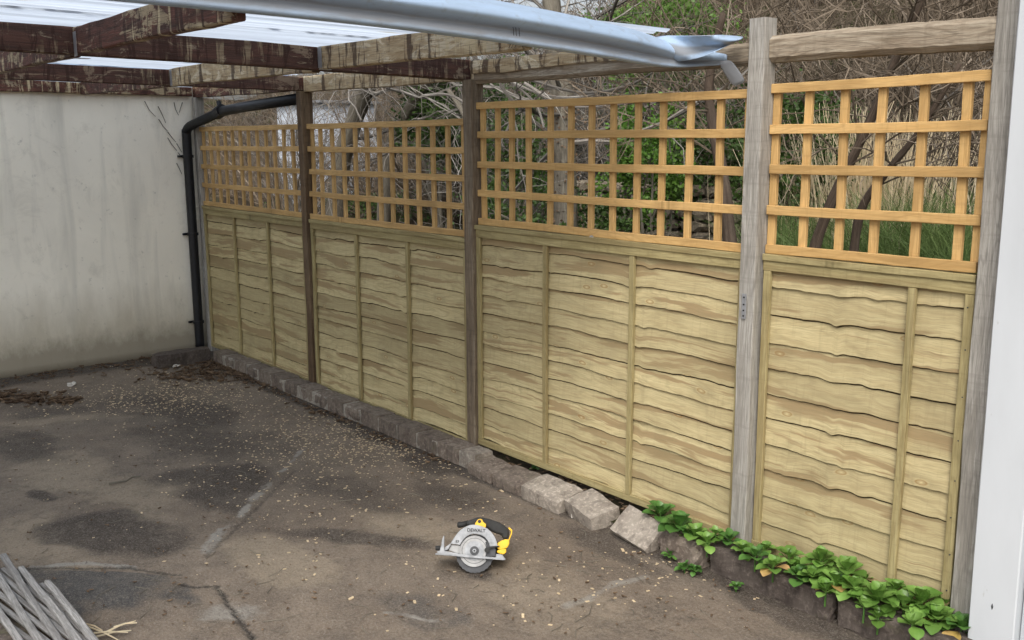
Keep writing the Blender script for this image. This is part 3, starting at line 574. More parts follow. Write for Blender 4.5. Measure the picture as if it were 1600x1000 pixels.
# ---------------------------------------------------------------- kerb
def block(mb, L, D, H, rough=.004, seg=6, r=None, chip=.01):
    """rough block centred in x,y with its base at z=0 (local coordinates)"""
    off = rng.random(3)*10; nx, ny, nz = seg, max(2, seg//2), max(2, seg//2); idx = {}; vs = []; fs = []
    def vid(i, j, k):
        if (i, j, k) not in idx:
            p = np.array([(i/nx-.5)*L, (j/ny-.5)*D, k/nz*H]); e = (i in (0, nx))+(j in (0, ny))+(k in (0, nz))
            p += (rng.random(3)-.5)*rough*(1 if e < 2 else 1.5)
            if e >= 2: p += np.array([-math.copysign(1, p[0]) if i in (0, nx) else 0, -math.copysign(1, p[1]) if j in (0, ny) else 0, (-1 if k == nz else 1) if k in (0, nz) else 0])*chip*(.15+rng.random()*.5)*(1.6 if e == 3 else 1)
            idx[(i, j, k)] = len(vs); vs.append(p)
        return idx[(i, j, k)]
    for i in range(nx):
        for j in range(ny): fs += [(vid(i, j, 0), vid(i, j+1, 0), vid(i+1, j+1, 0), vid(i+1, j, 0)), (vid(i, j, nz), vid(i+1, j, nz), vid(i+1, j+1, nz), vid(i, j+1, nz))]
    for i in range(nx):
        for k in range(nz): fs += [(vid(i, 0, k), vid(i+1, 0, k), vid(i+1, 0, k+1), vid(i, 0, k+1)), (vid(i, ny, k), vid(i, ny, k+1), vid(i+1, ny, k+1), vid(i+1, ny, k))]
    for j in range(ny):
        for k in range(nz): fs += [(vid(0, j, k), vid(0, j, k+1), vid(0, j+1, k+1), vid(0, j+1, k)), (vid(nx, j, k), vid(nx, j+1, k), vid(nx, j+1, k+1), vid(nx, j, k+1))]
    mb.add(vs, fs, [v+off for v in vs], rng.random() if r is None else r)
def put(name, L, D, H, loc, rot, mat, label, cat, group=None, rough=.004, seg=6, chip=.01):
    mb = MB(); block(mb, L, D, H, rough, seg, chip=chip); o = mb.build(name, M[mat], smooth=False); o.location = loc; o.rotation_euler = [math.radians(a) for a in rot]
    return tag(o, label, cat, group)
x = .42; k = 0
while x < 4.0:
    L = .212
    if x+L > 4.08: L = 4.08-x
    top = .099+.006*random.random()-.003
    last = x+L > 3.95
    put('kerb_brick', L-.004, .135, top, (x+L/2, -.1225+random.uniform(-.004, .004), 0), (0, 0, random.uniform(-1, 1)), 'brick_pale' if last else 'brick',
        'pale end brick of the mortared kerb row nearest the loose bricks' if last else ('brown kerb brick in the far corner touching the dark edging block' if k == 0 else 'brown kerb brick at the foot of the dark split post' if x < 1.9 < x+L+.008 else 'dark kerb brick next to the pale end brick' if x+L > 3.7 else 'grimy kerb brick between the far corner and the dark split post' if x < 1.9 else 'grimy kerb brick between the dark split post and the last kerb bricks'), 'brick', 'kerb bricks under the fence', rough=.0025, chip=.0035+.012*(random.random() > .8))
    x += L+.008; k += 1
mb = MB(); beam(mb, (.42, -.122, .044), (4.05, -.122, .044), .128, .094, n=40, jit=.001); tag(mb.build('kerb_mortar', M['mortar']), 'pale crumbling mortar between the kerb bricks', 'mortar')
put('edging_block', .46, .16, .115, (.31, -.42, 0), (0, 0, 92), 'kerbdark', 'dark grey edging block lying in the far corner by the wall', 'block', rough=.006)
# loose bricks: location, size, rotation
LB = [(4.175, -.145, .235, .17, .075, (5, 2, -4), 'brick', 'dark loose brick at the left end of the row of three by the fence'),
      (4.425, -.15, .24, .175, .08, (6, 0, 1), 'brick', 'brown loose brick in the middle of the row of three by the fence'),
      (4.70, -.15, .29, .19, .09, (8, 3, 0), 'brick_pale', 'loose brick with a broken slanted end at the right of the row of three'),
      (5.01, -.155, .25, .17, .10, (12, 4, -12), 'brick_pale', 'rough mossy loose brick between the row of three and the tilted pale one')]
for x, y, L, D, H, rot, mt, lb in LB: put('loose_brick', L, D, H, (x, y, -.006), rot, mt, lb, 'brick', 'loose bricks along the fence', rough=.0025, seg=8, chip=.007)
put('loose_brick', .255, .07, .155, (5.33, -.235, .0), (-48, 5, -5), 'brick_pale', 'pale loose brick tipped back to show its broad face', 'brick', 'loose bricks along the fence', rough=.002, seg=8, chip=.005)
p = px(1055, 877); put('edging_block', .25, .13, .135, (p[0]+.01, p[1]+.065, -.01), (4, 2, -2), 'brick', 'rounded brown edging stone half covered by weeds', 'block', rough=.01, seg=8, chip=.025)
put('edging_block', .60, .13, .13, (6.055, -.125, -.01), (2, 0, -1), 'kerbdark', 'long dark edging block under the leafy plants and grey post', 'block', rough=.005, seg=12, chip=.009)
put('edging_block', .62, .13, .125, (6.69, -.13, -.01), (1, 0, -1), 'kerbdark', 'dark edging block nearest the white frame under big leaves', 'block', rough=.005, seg=12, chip=.009)
# soil strip behind kerb
xs2 = np.linspace(3.9, 6.9, 160); ys2 = np.linspace(-.17, .14, 22)
tag(grid_mesh('soil', xs2, ys2, lambda X, Y: .012+.035*fbm(X*9, Y*9, 91)+.05*np.clip((X-5.5)/.4, 0, 1)*np.clip(-Y*12+1, 0, 1)*(Y > -.12), M['earth']), kind='structure')

# ---------------------------------------------------------------- circular saw
hub = px(741.2, 860.5, .093); v = nrm(CAM-hub); ex = nrm(np.cross([0, 0, 1], v)); ez = np.cross(v, ex); ey = -v
S = FPX/((hub-CAM)@Fv)*10
saw = empty('circular_saw', hub, 'yellow and black cordless circular saw with silver guard standing on the concrete', 'circular saw')
saw.matrix_world = Matrix(((ex[0], ey[0], ez[0], hub[0]), (ex[1], ey[1], ez[1], hub[1]), (ex[2], ey[2], ez[2], hub[2]), (0, 0, 0, 1)))
def sp_(pt): return ((pt[0]-812)/S, (605-pt[1])/S)
def sbuild(mb, name, mat, parent=saw, bev=.0015, smooth=False):
    me = bpy.data.meshes.new(name); me.from_pydata(mb.v, [], mb.f); me.materials.append(M[mat])
    if smooth: me.polygons.foreach_set('use_smooth', [True]*len(me.polygons))
    o = bpy.data.objects.new(name, me); C.objects.link(o); o.parent = parent
    if bev: b = o.modifiers.new('b', 'BEVEL'); b.width = bev; b.segments = 2; b.limit_method = 'ANGLE'
    return o
def extr(name, pts, y0, y1, mat, parent=saw, bev=.0015, hole=None):
    mb = MB(); q = [sp_(p) for p in pts]; n = len(q)
    if hole:
        h = [sp_(p) for p in hole]; assert len(h) == n
        vs = [(a, y0, b) for a, b in q]+[(a, y0, b) for a, b in h]+[(a, y1, b) for a, b in q]+[(a, y1, b) for a, b in h]; fs = []
        for i in range(n):
            j = (i+1) % n; fs += [(i, j, n+j, n+i), (2*n+i, 3*n+i, 3*n+j, 2*n+j), (i, 2*n+i, 2*n+j, j), (n+i, n+j, 3*n+j, 3*n+i)]
    else:
        vs = [(a, y0, b) for a, b in q]+[(a, y1, b) for a, b in q]; fs = [tuple(range(n)), tuple(range(2*n-1, n-1, -1))]+[(i, n+i, n+(i+1) % n, (i+1) % n) for i in range(n)]
    mb.add(vs, fs); o = sbuild(mb, name, mat, parent, bev); return o
def disc(name, c, r, y0, y1, mat, parent=saw, n=48, teeth=0, bev=.001, dome=0.):
    pts = []
    N = teeth*2 if teeth else n
    for i in range(N):
        a = 2*math.pi*i/N; rr_ = r*(1 if not teeth or i % 2 else .965); pts.append((c[0]+rr_*math.cos(a), c[1]+rr_*math.sin(a)))
    return extr(name, pts, y0, y1, mat, parent, 0 if teeth else bev)
disc('blade', (820, 650), 298, .006, .0082, 'blade', teeth=26)
# lower guard: pale disc with a bite out on the right
lg = [(812+235*math.cos(a)*1.0, 612+240*math.sin(a)) for a in np.linspace(math.radians(38), math.radians(325), 40)]
lg += [(985, 480), (1000, 540), (960, 560), (958, 600), (975, 680), (985, 740)]
extr('lower_guard', lg, -.004, .004, 'steel', bev=.001)
gd = disc('guard_rim', (812, 606), 150, -.0058, -.003, 'alu'); [disc('guard_groove', (812, 606), r_, y_, -.003, m_) for r_, y_, m_ in ((190, -.0046, 'steel'), (196, -.0043, 'blade'))]; disc('arbor_washer', (812, 605), 70, -.010, -.004, 'blade'); b_ = disc('arbor_bolt', (812, 605), 34, -.017, -.009, 'alu', n=6); disc('bolt_socket', (812, 605), 15, -.0176, -.0165, 'ink', parent=b_, n=6, bev=0)
up_ = [(345, 585), (362, 538), (440, 488), (500, 400), (560, 320), (610, 278), (665, 243), (740, 212), (800, 205), (870, 215), (940, 236), (1020, 272), (1075, 320), (1120, 378), (1152, 440), (1170, 500), (1176, 545), (1052, 548), (1045, 510), (1020, 455), (975, 402), (920, 372), (860, 355), (800, 350), (735, 366), (680, 398), (640, 440), (612, 480), (590, 515), (452, 495), (440, 520), (408, 575), (380, 590)]
ug = extr('upper_guard', up_, -.016, .03, 'alu', bev=.0025)
extr('front_shroud', [(450, 505), (590, 520), (600, 560), (600, 640), (540, 640), (410, 590)], -.002, .03, 'steel')
extr('guard_opening', [(1000, 560), (1130, 555), (1150, 600), (1140, 700), (960, 700), (970, 620)], .0, .02, 'blade')
mb = MB(); a = sp_((1010, 600)); tube(mb, [(a[0], .0, a[1]), (a[0], -.022, a[1])], .0115, 16, cap=True); sbuild(mb, 'lever_knob', 'rubber', bev=0)
extr('retract_lever', [(1000, 570), (1060, 548), (1205, 535), (1208, 550), (1130, 565), (1060, 580), (1020, 590)], -.018, -.008, 'rubber')
# base plate: long edge plus a sheet running back behind the blade
mb = MB(); A = sp_((205, 640)); B = sp_((1295, 745)); n = nrm([B[0]-A[0], B[1]-A[1]]); th = .0035
nn = (-n[1], n[0]); vs = []
for y in (-.022, .105):
    for P, s in ((A, -1), (B, -1), (B, 1), (A, 1)): vs.append((P[0]+nn[0]*th*s, y, P[1]+nn[1]*th*s))
mb.add(vs, [(0, 1, 2, 3), (7, 6, 5, 4), (0, 4, 5, 1), (1, 5, 6, 2), (2, 6, 7, 3), (3, 7, 4, 0)]); bp_ = sbuild(mb, 'base_plate', 'alu')
extr('base_lip', [(230, 598), (330, 590), (430, 612), (600, 650), (720, 672), (960, 695), (1140, 712), (1150, 660), (1240, 672), (1295, 745), (1270, 760), (1130, 745), (700, 705), (430, 668), (240, 632)], -.0235, -.019, 'alu', parent=bp_, bev=.001)
extr('front_fin', [(272, 600), (300, 500), (308, 430), (335, 365), (347, 370), (345, 500), (350, 600)], -.02, -.004, 'alu', bev=.002)
mb = MB(); a = sp_((225, 552)); tube(mb, [(a[0]-.006, .01, a[1]), (a[0]+.016, .01, a[1])], .0105, 14, cap=True); sbuild(mb, 'adjuster_knob', 'rubber', bev=.002)
extr('screw_block', [(345, 560), (410, 560), (415, 600), (345, 600)], -.01, .02, 'rubber')
# handle and housings behind the guard
extr('handle', [(690, 150), (780, 118), (870, 88), (950, 92), (1060, 118), (1200, 168), (1290, 222), (1345, 270), (1372, 330), (1362, 400), (1345, 440), (1262, 440), (1250, 375), (1150, 340), (1080, 310), (1020, 262), (980, 230), (900, 240), (800, 225), (700, 215)], .035, .075, 'rubber', bev=.009)
mb = MB(); a = sp_((560, 200)); b = sp_((720, 170)); tube(mb, [(a[0]-.004, .05, a[1]), (a[0]+.002, .05, a[1]), (a[0]+.018, .05, a[1]+.001), (b[0], .055, b[1])], [.009, .0135, .0125, .011], 14, cap=True); sbuild(mb, 'front_grip', 'rubber', bev=0, smooth=True)
hp = [(822, 212), (835, 180), (855, 150), (878, 124), (915, 118), (942, 130), (958, 170), (1000, 200), (998, 245), (975, 262), (900, 240), (850, 228)]
hc = [(897+(24*math.cos(-math.pi/2-2*math.pi*(i-4)/12+math.pi*0))*-1, 160+20*math.sin(-math.pi/2+2*math.pi*(i-4)/12)) for i in range(12)]
extr('top_bracket', hp, -.004, .034, 'yellow', bev=.002); disc('bracket_hole', (898, 158), 26, -.0052, -.0035, 'ink', bev=0)
extr('motor_housing', [(1170, 500), (1230, 462), (1300, 440), (1365, 448), (1360, 520), (1325, 575), (1240, 600), (1175, 590)], .0, .09, 'yellow', bev=.004)
extr('rear_foot', [(1165, 610), (1240, 590), (1312, 590), (1310, 640), (1270, 672), (1210, 660), (1165, 640)], .0, .03, 'yellow', bev=.003)
extr('foot_bracket', [(1152, 660), (1230, 668), (1262, 690), (1290, 742), (1140, 738)], -.018, .002, 'alu', bev=.002)
extr('rear_edge', [(1350, 262), (1375, 256), (1416, 300), (1412, 350), (1362, 470), (1345, 465), (1392, 350), (1394, 312), (1366, 288)], .028, .06, 'yellow', bev=.0015)
disc('motor', (900, 560), 190, .032, .12, 'rubber', bev=.008); extr('battery', [(1130, 500), (1340, 470), (1320, 660), (1120, 690)], .092, .15, 'rubber', bev=.006)
def text(body, c, size, ang, parent, y=-.0172, name='lettering', shear=0):
    cu = bpy.data.curves.new('t', 'FONT'); cu.body = body; cu.size = size; cu.extrude = .0002; cu.align_x = 'CENTER'; cu.align_y = 'CENTER'; cu.offset = size*.03; cu.space_character = 1.02
    o = bpy.data.objects.new('t', cu); C.objects.link(o); dg = bpy.context.evaluated_depsgraph_get(); me = bpy.data.meshes.new_from_object(o.evaluated_get(dg))
    bpy.data.objects.remove(o); me.materials.clear(); me.materials.append(M['ink']); me.name = name
    r = bpy.data.objects.new(name, me); C.objects.link(r); r.parent = parent; a = sp_(c); r.location = (a[0], y, a[1]); r.rotation_euler = (math.pi/2, 0, 0)
    r.matrix_basis = Matrix.Translation((a[0], y, a[1])) @ Matrix.Rotation(-math.radians(ang), 4, 'Y') @ Matrix.Rotation(math.pi/2, 4, 'X')
text('DEWALT', (845, 298), .0195, -4, ug); text('E3', (548, 458), .014, 0, ug, name='small_marking')

# ---------------------------------------------------------------- old grey lattice, bottom left
la = empty('old_trellis', tuple(px(40, 960, .1)), 'weathered grey lattice trellis lying in the near left corner', 'trellis')
def zpt(u, v, z): return at(u, v, 2, z)
for k, ((u0, v0), (u1, v1)) in enumerate([((74, 911), (148, 1004)), ((34, 886), (124, 1004)), ((4, 868), (96, 1004)), ((-26, 866), (66, 1004)), ((-50, 880), (36, 1010))]):
    a = zpt(u0, v0, .12-.008*k); b = zpt(u1, v1, .16-.008*k); b = b+(b-a)*1.2; mb = MB(); beam(mb, a, b, .025, .02, n=26, jit=.003, ch=.004); mb.build('long_lath', M['lattice'], la)
mb0 = None
A0 = zpt(74, 911, .12); A1 = zpt(148, 1004, .16); B0 = zpt(-50, 880, .088); B1 = zpt(36, 1010, .128)
for k in range(10):
    t = .10+.3*k; a = A0+(A1-A0)*t-np.array([0, 0, .022]); b = B0+(B1-B0)*(t-1.5)-np.array([0, 0, .017]); b = a+(b-a)*min(1.08, t/1.5)
    mb = MB(); beam(mb, a+(a-b)*.03, b, .02, .012, n=10, jit=.002, ch=.003); mb.build('cross_lath', M['lattice'], la)
a = zpt(-40, 905, .04); b = zpt(20, 1010, .06); mb = MB(); beam(mb, a, b+(b-a), .05, .04, n=20, jit=.004); o = mb.build('timber_offcut', M['rail'], origin=tuple(a)); tag(o, 'brown timber offcut under the grey lattice at the left edge', 'timber')
mb = MB(); block(mb, .3, .25, .09, .01, 6, chip=.02); o = mb.build('rubble_block', M['kerbdark']); o.location = tuple(zpt(10, 1010, 0)); o.rotation_euler = (0, 0, .6); tag(o, 'dark rubble block beneath the grey lattice', 'block')
mb = MB()
for (u0, v0, u1, v1) in [(135, 975, 160, 985), (140, 990, 200, 988), (165, 988, 212, 970), (150, 995, 205, 985), (135, 978, 190, 1003), (178, 980, 214, 973)]:
    a = zpt(u0, v0, .012); b = zpt(u1, v1, .02); tube(mb, [a, (a+b)/2+np.array([0, 0, .006]), b], [.004, .0035, .002], 5)
tag(mb.build('dry_stalks', M['straw'], origin=tuple(zpt(170, 985, 0))), 'small bunch of dry straw stalks beside the grey lattice', 'stalks')

# ---------------------------------------------------------------- litter on the concrete
def gzs(x, y): return float((fbm(np.array([x*1.5]), np.array([y*1.5]), 71)[0]-.5)*.02+(fbm(np.array([x*16]), np.array([y*16]), 72)[0]-.5)*.007)
def flake(mb, x, y, s, asp=1.8, h=.0015, z=None, r=None):
    a = random.random()*6.3; z = (gzs(x, y)+.0012) if z is None else z; ca, sa = math.cos(a), math.sin(a); tz = random.uniform(-.3, .3)*s
    P = [(-s*asp, -s*.8), (s*asp*.8, -s), (s*asp, s*.7), (-s*asp*.7, s)]
    b = [(x+p*ca-q*sa, y+p*sa+q*ca, z+tz*p/s*.5) for p, q in P]; t = [(c[0], c[1], c[2]+h) for c in b]
    mb.add(b+t, [(3, 2, 1, 0), (4, 5, 6, 7), (0, 1, 5, 4), (1, 2, 6, 5), (2, 3, 7, 6), (3, 0, 4, 7)], None, random.random() if r is None else r)
mb = MB()
for (u, v, su, sv, n) in [(520, 680, 90, 32, 900), (600, 685, 60, 22, 600), (230, 625, 110, 14, 900), (300, 600, 60, 22, 700), (450, 740, 60, 60, 260), (660, 720, 60, 22, 160), (640, 740, 110, 50, 160), (340, 700, 160, 60, 160), (160, 700, 160, 60, 130), (640, 850, 300, 90, 110), (950, 900, 180, 40, 120), (1040, 890, 80, 20, 60)]:
    for k in range(n):
        p = px(random.gauss(u, su), random.gauss(v, sv))
        if -.05 < p[0] < 6.8 and -3.8 < p[1] < -.21: flake(mb, p[0], p[1], random.choice([.0012, .0018, .0025, .0035, .005]), 1+random.random()*1.3)
tag(mb.build('wood_chips', M['chip']), 'pale sawdust chips scattered over the stained concrete', 'wood chips', kind='stuff')
for i, (u, v, lb) in enumerate([(549, 936, 'pale wood offcut leftmost of those in front of the saw'), (648, 942, 'slanted pale wood offcut second from the left in front of the saw'), (686, 931, 'small square pale wood offcut closest below the saw'), (713, 952, 'pale oblong wood offcut just right of and below the square one'), (817, 962, 'pale wood offcut furthest right and nearest the camera'), (784, 768, 'flat tan wood chip beside the loose brick row'), (973, 860, 'yellowish wood chip below the tipped pale brick'), (896, 784+24, 'pale stone chip beside the mossy loose brick')]):
    p = px(u, v); mb = MB(); flake(mb, 0, 0, .006 if i != 7 else .012, 2.2 if i not in (2, 7) else 1.1, .005 if i != 7 else .02, z=0); o = mb.build('wood_offcut' if i != 7 else 'stone_chip', M['chip'] if i != 7 else M['pebble']); o.location = (p[0], p[1], gzs(p[0], p[1])+.001); tag(o, lb, 'wood chip' if i != 7 else 'stone', 'pale chips on the concrete')
def deadleaf(mb, x, y, s, z=None):
    a = random.random()*6.3; z = gzs(x, y)+.004 if z is None else z; cu = random.uniform(.2, .9)*s; ca, sa = math.cos(a), math.sin(a); P = []
    for i in range(4):
        t = i/3; w_ = s*.5*math.sin(math.pi*(.12+.8*t))
        for q in (-1, 0, 1): lx = (t-.5)*2*s; ly = q*w_; P.append((x+lx*ca-ly*sa, y+lx*sa+ly*ca, z+cu*abs(q)*.6+cu*.7*abs(t-.5)+random.uniform(0, .003)))
    mb.add(P, [(i*3+j, i*3+j+1, i*3+j+4, i*3+j+3) for i in range(3) for j in range(2)], None, random.random())
mb = MB()
for k in range(330):
    t = random.random(); p = px(-40+165*t, 622+5*t+random.gauss(0, 7*(1-.5*t))); deadleaf(mb, p[0], p[1], random.uniform(.012, .03))
for k in range(420): p = px(random.gauss(325, 45), random.gauss(583, 9)); deadleaf(mb, p[0], min(p[1], -.2), random.uniform(.01, .028))
for k in range(420): deadleaf(mb, .3+3.6*random.random()**1.7, -.2-abs(random.gauss(0, .06)), random.uniform(.007, .02))
for k in range(420): y = random.uniform(-3.5, -.3); deadleaf(mb, -.1+abs(random.gauss(0, .16)), y, random.uniform(.008, .022))
for k in range(520): p = px(random.uniform(-20, 1250), random.uniform(620, 990)); (p[1] < -.25) and deadleaf(mb, p[0], p[1], random.uniform(.004, .012))
for k in range(160): deadleaf(mb, random.uniform(4.1, 5.7), random.uniform(-.14, .05), random.uniform(.008, .02), .05)
tag(mb.build('leaf_litter', M['litter']), 'brown dead leaves swept along the wall foot and kerb', 'leaf litter', kind='stuff')
mb = MB()
for k in range(260):
    p = px(random.uniform(0, 1100), random.uniform(600, 990))
    if p[1] > -.25: continue
    a = random.random()*6.3; L = random.uniform(.01, .05)*(1+(random.random() > .85)); z = gzs(p[0], p[1])+.003
    tube(mb, [(p[0], p[1], z), (p[0]+L*math.cos(a), p[1]+L*math.sin(a), z+.004), (p[0]+2*L*math.cos(a+.3), p[1]+2*L*math.sin(a+.3), z)], [.0016, .0014, .0008], 4)
tag(mb.build('twig_bits', M['bark']), 'broken twigs lying about the concrete', 'twigs', kind='stuff')
p = px(232, 0) if False else px(175, 780)
for (u0, v0, u1, v1, lb) in [(170, 756, 220, 744, 'dark crooked stick lying on the concrete left of the cement strip')]:
    a = px(u0, v0, .01); b = px(u1, v1, .012); mb = MB(); tube(mb, [a, a*.6+b*.4+np.array([.02, .02, .0]), a*.3+b*.7+np.array([-.01, .01, .003]), b], [.006, .005, .005, .003], 6); tag(mb.build('stick', M['bark'], origin=tuple(a)), lb, 'stick')
for (u, v, s, lb) in [(113, 603, .035, 'pale flat stone on the concrete above the heap of brown leaves'), (276, 574, .03, 'pale pebble in front of the dark corner block')]:
    p = px(u, v); mb = MB(); block(mb, s*2, s*1.3, s*.8, s*.25, 4, chip=s*.4); o = mb.build('stone', M['pebble']); o.location = (p[0], p[1], gzs(p[0], p[1])-.002); o.rotation_euler = (0, 0, random.random()*3); tag(o, lb, 'stone')

# ---------------------------------------------------------------- leafy plants on the kerb
def leaf(mb, base, dirv, up, L, W, curl=.3, r=None, crinkle=0.):
    d = nrm(dirv); s = np.cross(d, up); s = nrm(s); u = np.cross(s, d); n = 7; P = []
    for i in range(n+1):
        t = i/n; w_ = W*(math.sqrt(max(0, 1-((t-.58)/.425)**2)) if t > .58 else .16+.84*math.sin(t/.58*math.pi/2)**1.6)
        c = base+d*L*t+u*(curl*L*(.9*t-1.3*t*t))
        for q in (-1, -.5, 0, .5, 1): P.append(c+s*(q*w_*.5)+u*(abs(q)**1.5*w_*.16+crinkle*math.sin(i*2.3+q*3)*.5*W))
    mb.add(P, [(i*5+j, i*5+j+1, (i+1)*5+j+1, (i+1)*5+j) for i in range(n) for j in range(4)], None, random.random() if r is None else r)
GL = 'GL'
def plant(u, v, z, R, nl, mat, label, yellow=0, crinkle=0., name='leafy_plant', group='leafy plants over the kerb'):
    R *= random.uniform(.78, 1.12); yellow += random.random() < .25; nl = int(nl*1.25*random.uniform(.7, 1.2)); c = at(u, v, 2, z)
    if label == GL: label = 'leafy green rosette plant on the long dark edging block' if u < 1312 else 'leafy green rosette plant on the last dark edging block'
    root = empty(name, tuple(c), label, 'plant', group); mb = MB(); my = MB(); ms = MB()
    for k in range(nl):
        a = k*2.4+random.random()*.5; f = (k+.5)/nl; el = math.radians(78-88*f+random.uniform(-12, 12)); rr_ = R*(.15+.35*f)
        d = np.array([math.cos(a)*math.cos(el), math.sin(a)*math.cos(el), math.sin(el)]); b = c+np.array([math.cos(a)*rr_*.5, math.sin(a)*rr_*.5, R*.3*(1-f)+random.uniform(-.008, .008)])
        L = R*(.62+.42*f)*random.uniform(.85, 1.2); t = my if k in [nl-1-2*q for q in range(yellow)] else mb
        leaf(t, b, d, np.array([-math.cos(a)*math.sin(el), -math.sin(a)*math.sin(el), math.cos(el)]), L, L*random.uniform(.78, .98), random.uniform(.15, .5), crinkle=crinkle)
    tube(ms, [c-np.array([0, 0, .06]), c, c+np.array([0, 0, R*.3])], [.004, .004, .002], 5)
    mb.build('leaves', M[mat], root, smooth=True); ms.build('stem', M['leaf_dark'], root, smooth=True)
    if yellow: my.build('yellow_leaves', M['leaf_yellow'], root, smooth=True)
    return root
plant(1032, 806, .13, .085, 16, 'leaf_dark', 'dark crinkled plant behind the tipped pale brick', 0, .06)
plant(1062, 826, .14, .08, 18, 'leaf_dark', 'crinkled green plant on the rounded edging stone', 0, .06)
plant(1087, 840, .13, .07, 14, 'leaf', 'bright plant at the right end of the rounded edging stone', 0, .03)
plant(1118, 838, .15, .045, 10, 'leaf', 'small green sprig at the foot of the fence left of the tall grey post')
plant(1160, 862, .14, .06, 14, 'leaf', 'low plant with one pale leaf at the foot of the tall grey post', 1)
plant(1180, 872, .15, .055, 14, 'leaf_dark', GL)
plant(1208, 888, .14, .055, 14, 'leaf', 'plant with yellow leaves right of the tall grey post', 3)
plant(1232, 872, .16, .055, 14, 'leaf', GL); plant(1250, 903, .13, .06, 14, 'leaf_dark', GL); plant(1283, 880, .18, .07, 18, 'leaf', 'tall leafy plant highest against the narrow fence panel', 0)
plant(1270, 905, .14, .06, 16, 'leaf', GL); plant(1305, 915, .14, .06, 14, 'leaf', 'plant with withered tan leaves half way along the dark kerb', 3); plant(1322, 895, .17, .07, 18, 'leaf', GL)
plant(1335, 925, .14, .065, 16, 'leaf', GL); plant(1370, 940, .14, .07, 18, 'leaf', GL); plant(1372, 968, .10, .06, 14, 'leaf', GL)
plant(1400, 925, .17, .055, 14, 'leaf', GL); plant(1412, 952, .14, .065, 16, 'leaf', 'plant with yellow edged leaves left of the narrow panel corner', 2); plant(1440, 945, .16, .065, 18, 'leaf', GL)
plant(1462, 972, .13, .07, 18, 'leaf', 'large leafed plant nearest the white frame', 1); plant(1478, 950, .15, .05, 14, 'leaf', GL); plant(1502, 985, .12, .06, 14, 'leaf_dark', 'dark leafed plant spilling in front of the white frame', 1)
for u, v, R_, m_, lb_ in [(1105, 850, .05, 'leaf', 'small plant between the rounded stone and the tall grey post'), (1140, 848, .05, 'leaf_dark', 'small dark plant against the foot of the tall grey post'), (1195, 862, .045, 'leaf', 'small upright plant right of the tall grey post foot'), (1245, 888, .045, 'leaf', GL), (1290, 925, .045, 'leaf', 'small plant hanging over the face of the long dark block'), (1352, 908, .05, 'leaf', GL), (1350, 950, .045, 'leaf', GL), (1385, 905, .045, 'leaf_dark', 'small plant at the foot of the narrow panel batten'), (1425, 978, .055, 'leaf', 'plant hanging over the last dark block near the frame bottom'), (1450, 925, .045, 'leaf', GL), (1490, 965, .055, 'leaf', 'plant at the foot of the white frame')]: plant(u, v, .13, R_, 12, m_, lb_, 0)
for u, v, R in [(1048, 868, .03), (1070, 888, .035), (1086, 892, .03), (1150, 917, .032), (756, 708, .035), (835, 735, .03)]: plant(u, v, .02, R, 12, 'leaf_dark', 'tiny dark green weed rooted at the foot of the edging', name='weed', group='weeds along the kerb foot')

# ---------------------------------------------------------------- garden behind the fence
def cane(mb, p, d, L, r0, n=7, wander=.35, droop=.15, sides=3, r=None):
    P = [np.array(p, float)]; d = nrm(d)
    for i in range(n):
        d = nrm(d+rng.normal(0, wander, 3)/n*2.2+np.array([0, 0, -droop/n*2*(i/n)])); P.append(P[-1]+d*L/n)
    tube(mb, P, [r0*(1-.75*i/n) for i in range(n+1)], sides, r=r); return P
def shrub(name, x, y, h, spread, ncane, label, mat='twig', r0=.012, lean=(0, 0), sub=4, group='bare shrubs behind the fence', z0=None, wander=.6):
    ncane = int(ncane*1.5); z = bz(x, y) if z0 is None else z0; root = empty(name, (x, y, z), label, 'shrub', group); stems = MB(); tw = MB()
    for k in range(ncane):
        a = rng.random()*6.28; s = spread*rng.random()**.6; d = (math.cos(a)*s+lean[0], math.sin(a)*s+lean[1], 1); b = (x+math.cos(a)*s*.25, y+math.sin(a)*s*.25, z-.05)
        L = h*(.6+.6*rng.random()); P = cane(stems, b, d, L, r0*(.5+.8*rng.random()), 8, wander, .3, 4)
        for q in range(sub):
            i = rng.integers(2, 8); dd = nrm(P[i]-P[i-1])+rng.normal(0, .55, 3); C1 = cane(tw, P[i], dd, L*(.25+.35*rng.random()), .0036*(.5+rng.random()), 6, .8, .2, 3)
            for q2 in range(2): j = rng.integers(1, 5); cane(tw, C1[j], nrm(C1[j]-C1[j-1])+rng.normal(0, .6, 3), L*.2*(.6+rng.random()), .0019, 4, .8, .1, 3)
    stems.build('stems', M[mat], root); tw.build('twigs', M[mat], root); return root
